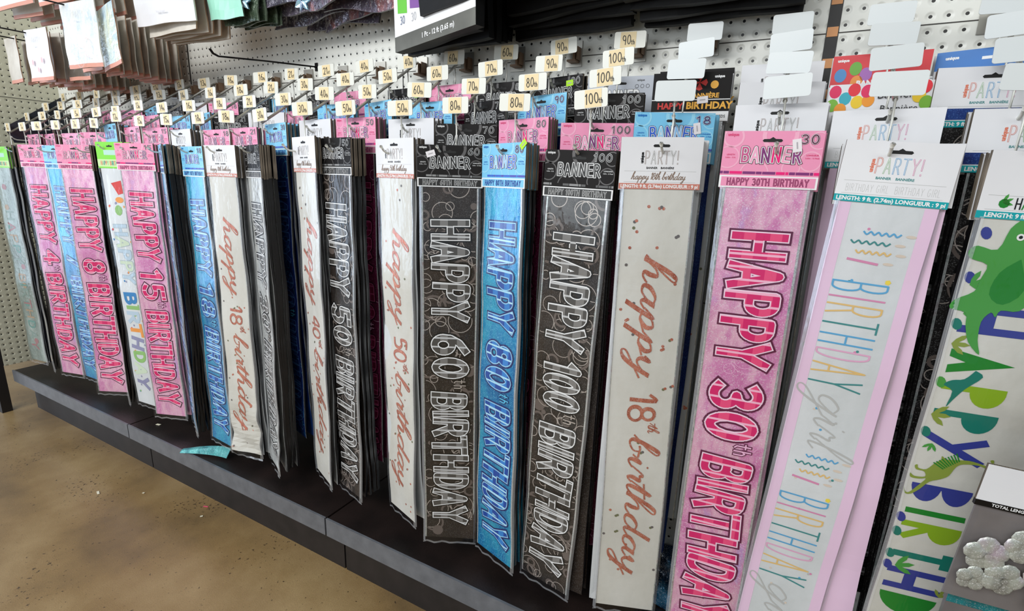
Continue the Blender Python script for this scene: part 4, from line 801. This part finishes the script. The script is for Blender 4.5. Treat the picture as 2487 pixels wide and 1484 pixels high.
peghook(-1.387, .329, .876, 'empty black double wire hook pointing out left above the 21 and 40 tickets', .035)
peghook(-2.46, .452, .74, 'black wire hook carrying the lower left pack stack, tip at the left', .0)
peghook(-2.10, .492, .74, 'black wire hook carrying the crinkled clear pack stack', .0)
peghook(-2.72, .470, .80, 'black wire hook carrying the beige packs at the far left end', 0)
# lower left stacks, deepest packs first
def run(n, x, y0, y1, z, W, H, style, lab, grp, seed, jit=.006):
    for i in range(n):
        t_ = i/(n-1) if n > 1 else 0
        party_pack(x+rnd.uniform(-jit, jit), y0+(y1-y0)*t_, z+rnd.uniform(-.004, .004), W, H, rnd.uniform(-7, 7), lab, grp, style, R(rnd.uniform(-1.5, 1.5)), seed+i)
run(11, -2.47, .935, 1.185, .300, .125, .165, 'beige', 'brown backed packs queued behind the small white favour pack', 'lower left favour packs', 10)
run(13, -2.12, .93, 1.185, .312, .135, .18, 'beige', 'brown backed packs queued behind the crinkled clear favour packs', 'favour packs behind the crinkled pack', 40)
run(6, -2.74, .99, 1.16, .318, .12, .16, 'beige', 'beige packs queued at the far left above the green-headed banner', 'far left favour packs', 70)
run(7, -2.52, .93, 1.17, .520, .20, .16, 'beige', 'pale packs of the top row at the far left', 'top row favour packs', 90)
run(8, -2.20, .91, 1.17, .512, .16, .16, 'beige', 'pale packs of the top row above the crinkled pack', 'top row packs beside the panel seam', 110)
party_pack(-2.40, .895, .292, .145, .168, 4, 'small white favour pack with salmon strip, lowest front pack at far left', style='plain', seed=2)
party_pack(-2.27, .955, .297, .12, .17, 6, 'smoky grey see-through pack beside the small white favour pack', style='smoky', seed=5)
party_pack(-2.77, .95, .315, .13, .165, -4, 'plain beige pack hanging leftmost beside the end pegboard', style='beige', seed=4)
party_pack(-2.035, .875, .306, .175, .19, 6, 'tall white favour pack in crinkled clear wrap with salmon strip', style='crink', seed=3)
party_pack(-1.925, .90, .303, .155, .175, -8, 'iridescent shiny wrapped pack right of the tall crinkled pack', style='holo', seed=8, roll=R(-4))
party_pack(-2.50, .885, .535, .29, .18, 2, 'wide white pack at the top left corner with pale strip', style='plain', seed=11)
party_pack(-2.19, .885, .512, .20, .17, 3, 'white top row pack with salmon strip above the tall crinkled pack', style='plain', seed=12)
# large white card with pennant, mint card
def card_pack(x, Y, z, W, H, yaw, roll, front, side, label, cat, name, seed=0, art=None, amp=.003, T=.004, group=None, curl=0):
    e = empty(name, (x, Y, CH+z), (0, roll, R(yaw))); tag(e, label, cat, group); m_ = MB(); puffy(m_, W, H, T, front, side, 10, 8, amp, seed, curl); m_.build('wrapped_pack', e)
    if art: q = MB(); art(q); q.build('printed_design', e)
    return e
def pennant(q):
    y = -.011; T = frame(-.03, .105, 0, 1.5, 1.5); strokes(q, T, [[(-.03, .05), (0, 0), (.035, 0), (.045, .06)]], .0012, y, blush, False)
    q.poly([(p[0], y+.0003, p[1]) for p in (T(-.03, .05), T(0, 0), T(.035, 0), T(.045, .06))], flat('pale_blush_print', (.96, .86, .90))); small(q, frame(.0, .028), 'Baby Shower', .006, y, faint, .01, 'c')
for i in range(5): card_pack(-1.71+.004*i, .972+.02*i, .398-.002*i, .25, .25, rnd.uniform(-5, 5), 0, cream_side, kraft_side, 'grey-beige pennant packs queued behind the large white pennant card', 'decoration pack', 'pennant_pack', i+20, group='pennant packs')
card_pack(-1.705, .95, .418, .285, .30, 2, R(1.5), card_white, cream_side, 'large white card pack with pale pink pennant outline, top left', 'decoration pack', 'pennant_pack', 3, pennant)
mint = noisy('mint_card', [(.3, (.62, .90, .80)), (.7, (.74, .95, .88))], 6, .4)
dkg = foil('dark_green_wrap', [(.3, (.14, .19, .14)), (.55, (.26, .33, .25)), (.7, (.50, .56, .48))], 18, .25, .2, .1, .9)
def mintart(q):
    q.poly([(-.07, -.010, .08), (.07, -.010, .10), (.07, -.010, .2), (-.07, -.010, .2)], flat('peach_card', (.96, .90, .78))); [q.poly([(x_, -.0108, .085), (x_+.022, -.0108, .09), (x_+.022, -.0108, .125), (x_, -.0108, .12)], white) for x_ in (-.05, -.02, .01)]
for i in range(4): card_pack(-1.45+.004*i, 1.02+.02*i, .408+.002*i, .16, .22, rnd.uniform(-8, 8), 0, dkg, dkg, 'dark green wrapped packs queued behind the mint card pack', 'decoration pack', 'wrapped_pack', i+30, amp=.006, group='dark green wrapped packs')
card_pack(-1.485, .995, .418, .15, .24, 0, R(2), mint, dkg, 'mint green card pack with peach panel, right of the white pennant card', 'decoration pack', 'wrapped_pack', 4, mintart, amp=.006)
pur = foil('mauve_foil_wrap', [(.3, (.13, .12, .15)), (.45, (.30, .29, .34)), (.58, (.46, .42, .48)), (.72, (.66, .66, .74))], 9, .25, .2, .3, 1, 200)
ros = foil('rose_foil_wrap', [(.3, (.24, .22, .26)), (.48, (.42, .38, .44)), (.58, (.66, .44, .44)), (.7, (.60, .58, .64))], 12, .25, .2, .3, 1, 200)
dkw = noisy('grey_wrap_back', [(.3, (.16, .15, .17)), (.6, (.36, .34, .37)), (.75, (.66, .64, .68))], 30, .28, .4, 60, stretch=(.2, 1, 1))
for i in range(7):
    card_pack((-1.36, -1.12, -1.33, -1.08, -1.30, -1.15, -1.22)[i], 1.04+.022*i, (.448, .438, .436, .424, .424, .420, .418)[i], (.26, .24, .28, .25, .30, .28, .30)[i], .28, rnd.uniform(-12, 4), R((2, -4, 3, 5, -3, -5, 2)[i]), (pur, ros)[i % 2], dkw,
      'crinkled foil party bag, %s of the mauve and rose bags' % ('frontmost left', 'frontmost right', 'second left', 'second right', 'third left', 'third right', 'rearmost')[i], 'party bag', 'foil_party_bag', i+50, amp=.010, T=.006, group='mauve and rose foil bags')
iri = foil('iridescent_bow', [(.3, (.55, .62, 1)), (.5, (.75, .95, 1)), (.7, (.95, .85, 1))], 40, .6, .12, .5, .8)
for x_, Y_, z_ in ((-1.41, 1.0, .455), (-1.20, 1.02, .435)):
    b_ = MB()
    for a in range(7):
        T = frame(0, 0, a*.9); pts = [T(.0, .0), T(.012, .008), T(.026, .0), T(.012, -.008)]; b_.poly([(p[0], -.003+.004*math.sin(a*2+i), p[1]) for i, p in enumerate(pts)], iri); b_.poly([(p[0], .001+.004*math.sin(a*2+i), p[1]) for i, p in enumerate(pts)], iri)
    o = b_.build('ribbon_bow'); o.location = (x_, Y_, CH+z_); tag(o, 'iridescent blue ribbon bow on the %s foil bag' % ('left mauve' if x_ < -1.3 else 'middle mauve'), 'bow')
# black boxed caution-tape style packs and their front card reading 30
bfilm = noisy('black_wrap', [(.35, (.025, .022, .028)), (.6, (.055, .05, .055)), (.8, (.07, .065, .07))], 7, .55, .22, 14, stretch=(.5, 1, 2.2), bd=.008)
lime = flat('lime_panel', (.45, .82, .28), .4); purp = flat('violet_panel', (.55, .36, .66), .4); aqua = flat('pale_aqua_panel', (.72, .88, .86), .4)
greyband = noisy('grey_band', [(.3, (.30, .30, .28)), (.7, (.55, .55, .52))], 5, .3)
def card30(q):
    y = -.0045; h = .155
    for a, b_, m_ in ((-.138, -.098, lime), (-.085, -.045, purp), (-.02, .03, aqua)): q.poly([(a, y, .085), (b_, y, .078), (b_, y, .35), (a, y, .35)], m_)
    for a, zz, m_ in ((-.118, .058, flat('slate_blue_print', (.45, .50, .62))), (-.07, .056, faint), (-.018, .066, black)): blk(q, frame(a-.010, zz), '30', .020, .017, [(.16, m_, y-.0004)], .2)
    q.poly([(-h, y, 0), (h, y, 0), (h, y, .034), (-h, y, .034)], greyband); small(q, frame(-.04, .012), '1 Pc - 12 ft (3.65 m)', .011, y-.0006, white, .03)
e = empty('banner_box', (-.785, 1.03, CH+.308), (0, R(-2), R(-17))); tag(e, 'white printed box front with green panel and three 30s, top centre', 'boxed banner')
m_ = MB(); m_.box(-.155, .155, -.004, .02, 0, .36, white, bfilm); m_.build('box', e); q = MB(); card30(q); q.build('printed_design', e)
spots = [(-.80, 1.075, .314, .29, -15), (-.80, 1.105, .310, .29, -12), (-.80, 1.135, .314, .28, -9), (-.80, 1.165, .322, .27, -6), (-.80, 1.187, .334, .27, -3)]
for i, (x_, Y_, z_, W_, yw) in enumerate(spots):
    card_pack(x_, Y_, z_, W_, .34, yw, R((-2, -1, 1, 0, 1)[i]), bfilm, bfilm, 'glossy black pack, %s behind the white box front reading 30' if False else 'glossy black pack, number %s back behind the white 30 box' % ('one', 'two', 'three', 'four', 'five')[i], 'black pack', 'black_pack', i+70, amp=.003, T=.018)
for i, (x_, Y_, z_, W_, yw) in enumerate([(-.49, 1.09, .362, .30, -10), (-.50, 1.12, .354, .31, -12), (-.50, 1.15, .346, .31, -10), (-.51, 1.186, .332, .29, -3)]):
    card_pack(x_, Y_, z_, W_, .34, yw, R((1, -1, 1.5, 0)[i]), bfilm, bfilm, 'glossy black pack, number %s back in the middle black cluster' % ('one', 'two', 'three', 'four')[i], 'black pack', 'black_pack', i+80, amp=.003, T=.018)
for i, (x_, Y_, z_, W_, yw) in enumerate([(-.20, 1.08, .352, .32, -2), (-.195, 1.115, .340, .315, 0), (-.19, 1.15, .331, .30, 1), (-.188, 1.18, .326, .295, 0)]):
    card_pack(x_, Y_, z_, W_, .32, yw, R((-.6, .4, -.4, 0)[i]), bfilm, bfilm, 'glossy black pack, number %s back in the right black cluster' % ('one', 'two', 'three', 'four')[i], 'black pack', 'black_pack', i+90, amp=.004, T=.016)
card_pack(-.635, .985, .366, .38, .3, -14, R(-2), bfilm, bfilm, 'glossy black pack overlapping the right side of the white 30 box', 'black pack', 'black_pack', 99, amp=.003, T=.012)
MC['black_wrap'].node_tree.nodes['Principled BSDF'].inputs['Specular IOR Level'].default_value = .3
q = MB(); disc(q, frame(0, 0), (0, 0), .021, 0, flat('teal_disc', (.08, .62, .68), .35), 24); disc(q, frame(0, 0), (0, 0), .021, .0015, MC['teal_disc'], 24); small(q, frame(-.002, .004), 'at', .007, -.0005, white, .03)
o = q.build('round_tag'); o.location = (-.405, 1.02, CH+.385); tag(o, 'round teal tag on the middle black packs near the top edge', 'tag')
# smoky sheet sloping above the leftmost arms
smk = noisy('smoky_blue_sheet', [(.35, (.14, .17, .22)), (.65, (.27, .28, .31))], 6, .25, .3, 30)
q = MB(); pts = [(.945, .152), (1.165, .305), (1.165, .10), (.97, .092)]
for dx_ in (0, .002): q.poly([(dx_, a-1.0, b_) for a, b_ in pts], smk)
for i in range(4): a, b_ = pts[i], pts[(i+1) % 4]; q.poly([(0, a[0]-1, a[1]), (0, b_[0]-1, b_[1]), (.002, b_[0]-1, b_[1]), (.002, a[0]-1, a[1])], smk)
o = q.build('plastic_sheet'); o.location = (-2.972, 1.0, CH); tag(o, 'dark smoky blue plastic sheet sloping down beside the leftmost display arm', 'plastic sheet')
# ------------------------------------------------------------------ packs at the lower right
glit = foil('iridescent_glitter', [(.3, (.62, .62, .60)), (.5, (.78, .80, .76)), (.7, (.82, .74, .82))], 30, .35, .3, .8, .8, 900)
gback = noisy('grey_pack_back', [(.3, (.36, .34, .34)), (.7, (.50, .48, .48))], 8, .4, .2, 40)
e = empty('glitter_flower_pack', (.362, .845, CH-.345), (0, R(4), R(10))); tag(e, 'clear pack of glittery flower shapes under a white header at right edge', 'decoration pack')
h_ = .098
m_ = MB(); m_.box(-h_, h_, -.002, .002, -.052, 0, card_white, card_edge); m_.box(-h_, h_, -.0026, .0026, -.060, -.052, black, black); small(m_, frame(-h_+.018, -.0575), 'TOTAL LENGTH: 8.75 FT (2.67m)', .0042, -.0030, white, .03); script(m_, frame(-.025, -.042), 'happy birthday', .10, .009, faint, -.0026, .2, .1)
m_.build('header_card', e)
m_ = MB(); m_.box(-h_+.004, h_-.004, .001, .004, -.205, -.058, gback, gback); m_.build('backing', e)
m_ = MB()
for cx, cz, r_, ps in ((.035, -.095, .024, 5), (.008, -.125, .021, 6), (-.030, -.150, .022, 5), (.045, -.160, .026, 6), (-.004, -.180, .020, 5), (.07, -.125, .02, 5), (-.035, -.190, .016, 5), (.05, -.20, .018, 6)):
    cz += .024; cx -= .038
    for a in range(ps):
        an = a*2*math.pi/ps+cx*30; px_, pz_ = cx+r_*.62*math.cos(an), cz+r_*.62*math.sin(an)
        k0 = len(m_.v); R_ = r_*.62; mi = m_.mi(glit); NN, MM = 10, 4
        for i in range(MM+1):
            for j in range(NN): th = math.pi/2*i/MM; ph = 2*math.pi*j/NN; m_.v.append((px_+R_*math.sin(th)*math.cos(ph), -.006-R_*.22*math.cos(th)-.0006*a, pz_+R_*math.sin(th)*math.sin(ph)))
        for i in range(MM):
            for j in range(NN): m_.f.append((k0+i*NN+j, k0+i*NN+(j+1) % NN, k0+(i+1)*NN+(j+1) % NN, k0+(i+1)*NN+j)); m_.m.append(mi)
    disc(m_, frame(cx, cz), (0, 0), r_*.2, -.0125, glit, 10)
m_.build('glitter_flower', e, None, True)
m_ = MB(); m_.grid(lambda u, v: (-h_+2*h_*u, -.020-.003*math.sin(u*9+v*5), -.205+.147*v), 10, 10, film); m_.build('plastic_sleeve', e, None, True)
e = empty('glitter_pack', (.395, .845, CH-.245), (0, R(4), R(8))); tag(e, 'grey crinkled pack above the glittery flower pack at the right edge', 'decoration pack')
m_ = MB(); f = puffy(m_, .16, .10, .01, foil('grey_crinkle', [(.3, (.30, .29, .30)), (.55, (.52, .50, .52)), (.7, (.72, .70, .72))], 22, .3, .25, .3, .8), gback, 8, 6, .006, 3)
for v_ in range(len(m_.v)): m_.v[v_] = (m_.v[v_][0], m_.v[v_][1], m_.v[v_][2]-.085)
m_.build('wrapped_pack', e)
e = empty('teal_trimmed_pack', (.375, .86, CH-.560), (0, R(2), R(8))); tag(e, 'pack with shiny teal top band below the glittery flower pack', 'decoration pack')
m_ = MB(); m_.box(-.11, .11, -.003, .006, -.008, .004, foil('teal_band_foil', [(.3, (.02, .42, .48)), (.7, (.12, .68, .72))], 20, .4, .2, .3), gback); m_.build('top_band', e)
m_ = MB(); m_.box(-.11, .11, -.002, .005, -.16, -.008, gback, gback); m_.build('backing', e)
for z_, Y_, lb in ((-.33, .80, 'black wire hook behind the glittery flower pack'), (-.575, .81, 'black wire hook end below the glittery flower pack')):
    peghook(.385, z_, Y_, lb, 0, blackw, False)
# slumped packs on the shelf, scraps
blf = foil('dark_blue_crinkle', [(.3, (.03, .10, .16)), (.48, (.06, .20, .32)), (.62, (.20, .50, .66)), (.75, (.62, .78, .84))], 26, .4, .2, .4, 1)
for x_, Y_, yw, lb in ((-.49, 1.05, -5, 'crumpled dark blue foil pack slumped on the shelf between the blue 80th and black 100th'), (-.155, 1.06, 8, 'crumpled dark blue foil pack slumped on the shelf beside the white 18th banner')):
    m_ = MB(); puffy(m_, .16, .13, .02, blf, blf, 14, 12, .012, int(Y_*100)); o = m_.build('crumpled_pack', None, None, True); o.location = (x_, Y_-.04, .2135); o.rotation_euler = (R(-28), 0, R(yw)); tag(o, lb, 'crumpled pack')
cy = foil('cyan_flap_foil', [(.3, (.12, .42, .46)), (.5, (.28, .62, .62)), (.7, (.42, .72, .72))], 20, .35, .3, .2, .5)
m_ = MB(); m_.grid(lambda u, v: (-.14+.17*u, -.055*(1-u)**1.5-.02*v, .035*math.sin(u*1.4)*(.2+.8*(1-v))+.012*(1-u)*math.sin(v*2+1)), 14, 5, cy); m_.grid(lambda u, v: (-.14+.17*u, -.055*(1-u)**1.5-.02*v+.001, .035*math.sin(u*1.4)*(.2+.8*(1-v))+.012*(1-u)*math.sin(v*2+1)-.001), 14, 5, cy)
o = m_.build('foil_flap', None, None, True); o.location = (-1.565, .905, .2125); tag(o, 'cyan foil flap curling out on the shelf at the foot of the blue 18th banner', 'foil flap')
pap = flat('paper_scrap_white', (.93, .90, .80), .6); pk = flat('paper_scrap_pink', (.93, .36, .48), .6)
for x_, Y_, z_, w_, d_, a, m0, lb in ((-1.98, .905, .2115, .018, .008, .2, pap, 'small white paper scrap on the dark shelf below the pink 15th banner'), (-2.06, .718, .0015, .022, .007, -.3, pap, 'white paper scrap on the floor at lower left'), (-1.66, .868, .0015, .018, .004, .3, pk, 'pink paper scrap on the floor near the kick plate'),
   (-1.621, .83, .0015, .008, .006, .9, pap, 'tiny white scrap on the floor beside the pink scrap'), (-1.924, .80, .0015, .007, .005, .5, pap, 'tiny white scrap on the floor above the other floor scraps')):
    m_ = MB(); m_.box(-w_/2, w_/2, -d_/2, d_/2, 0, .0012, m0, m0); o = m_.build('paper_scrap'); o.location = (x_, Y_, z_); o.rotation_euler = (0, 0, a); tag(o, lb, 'paper scrap')
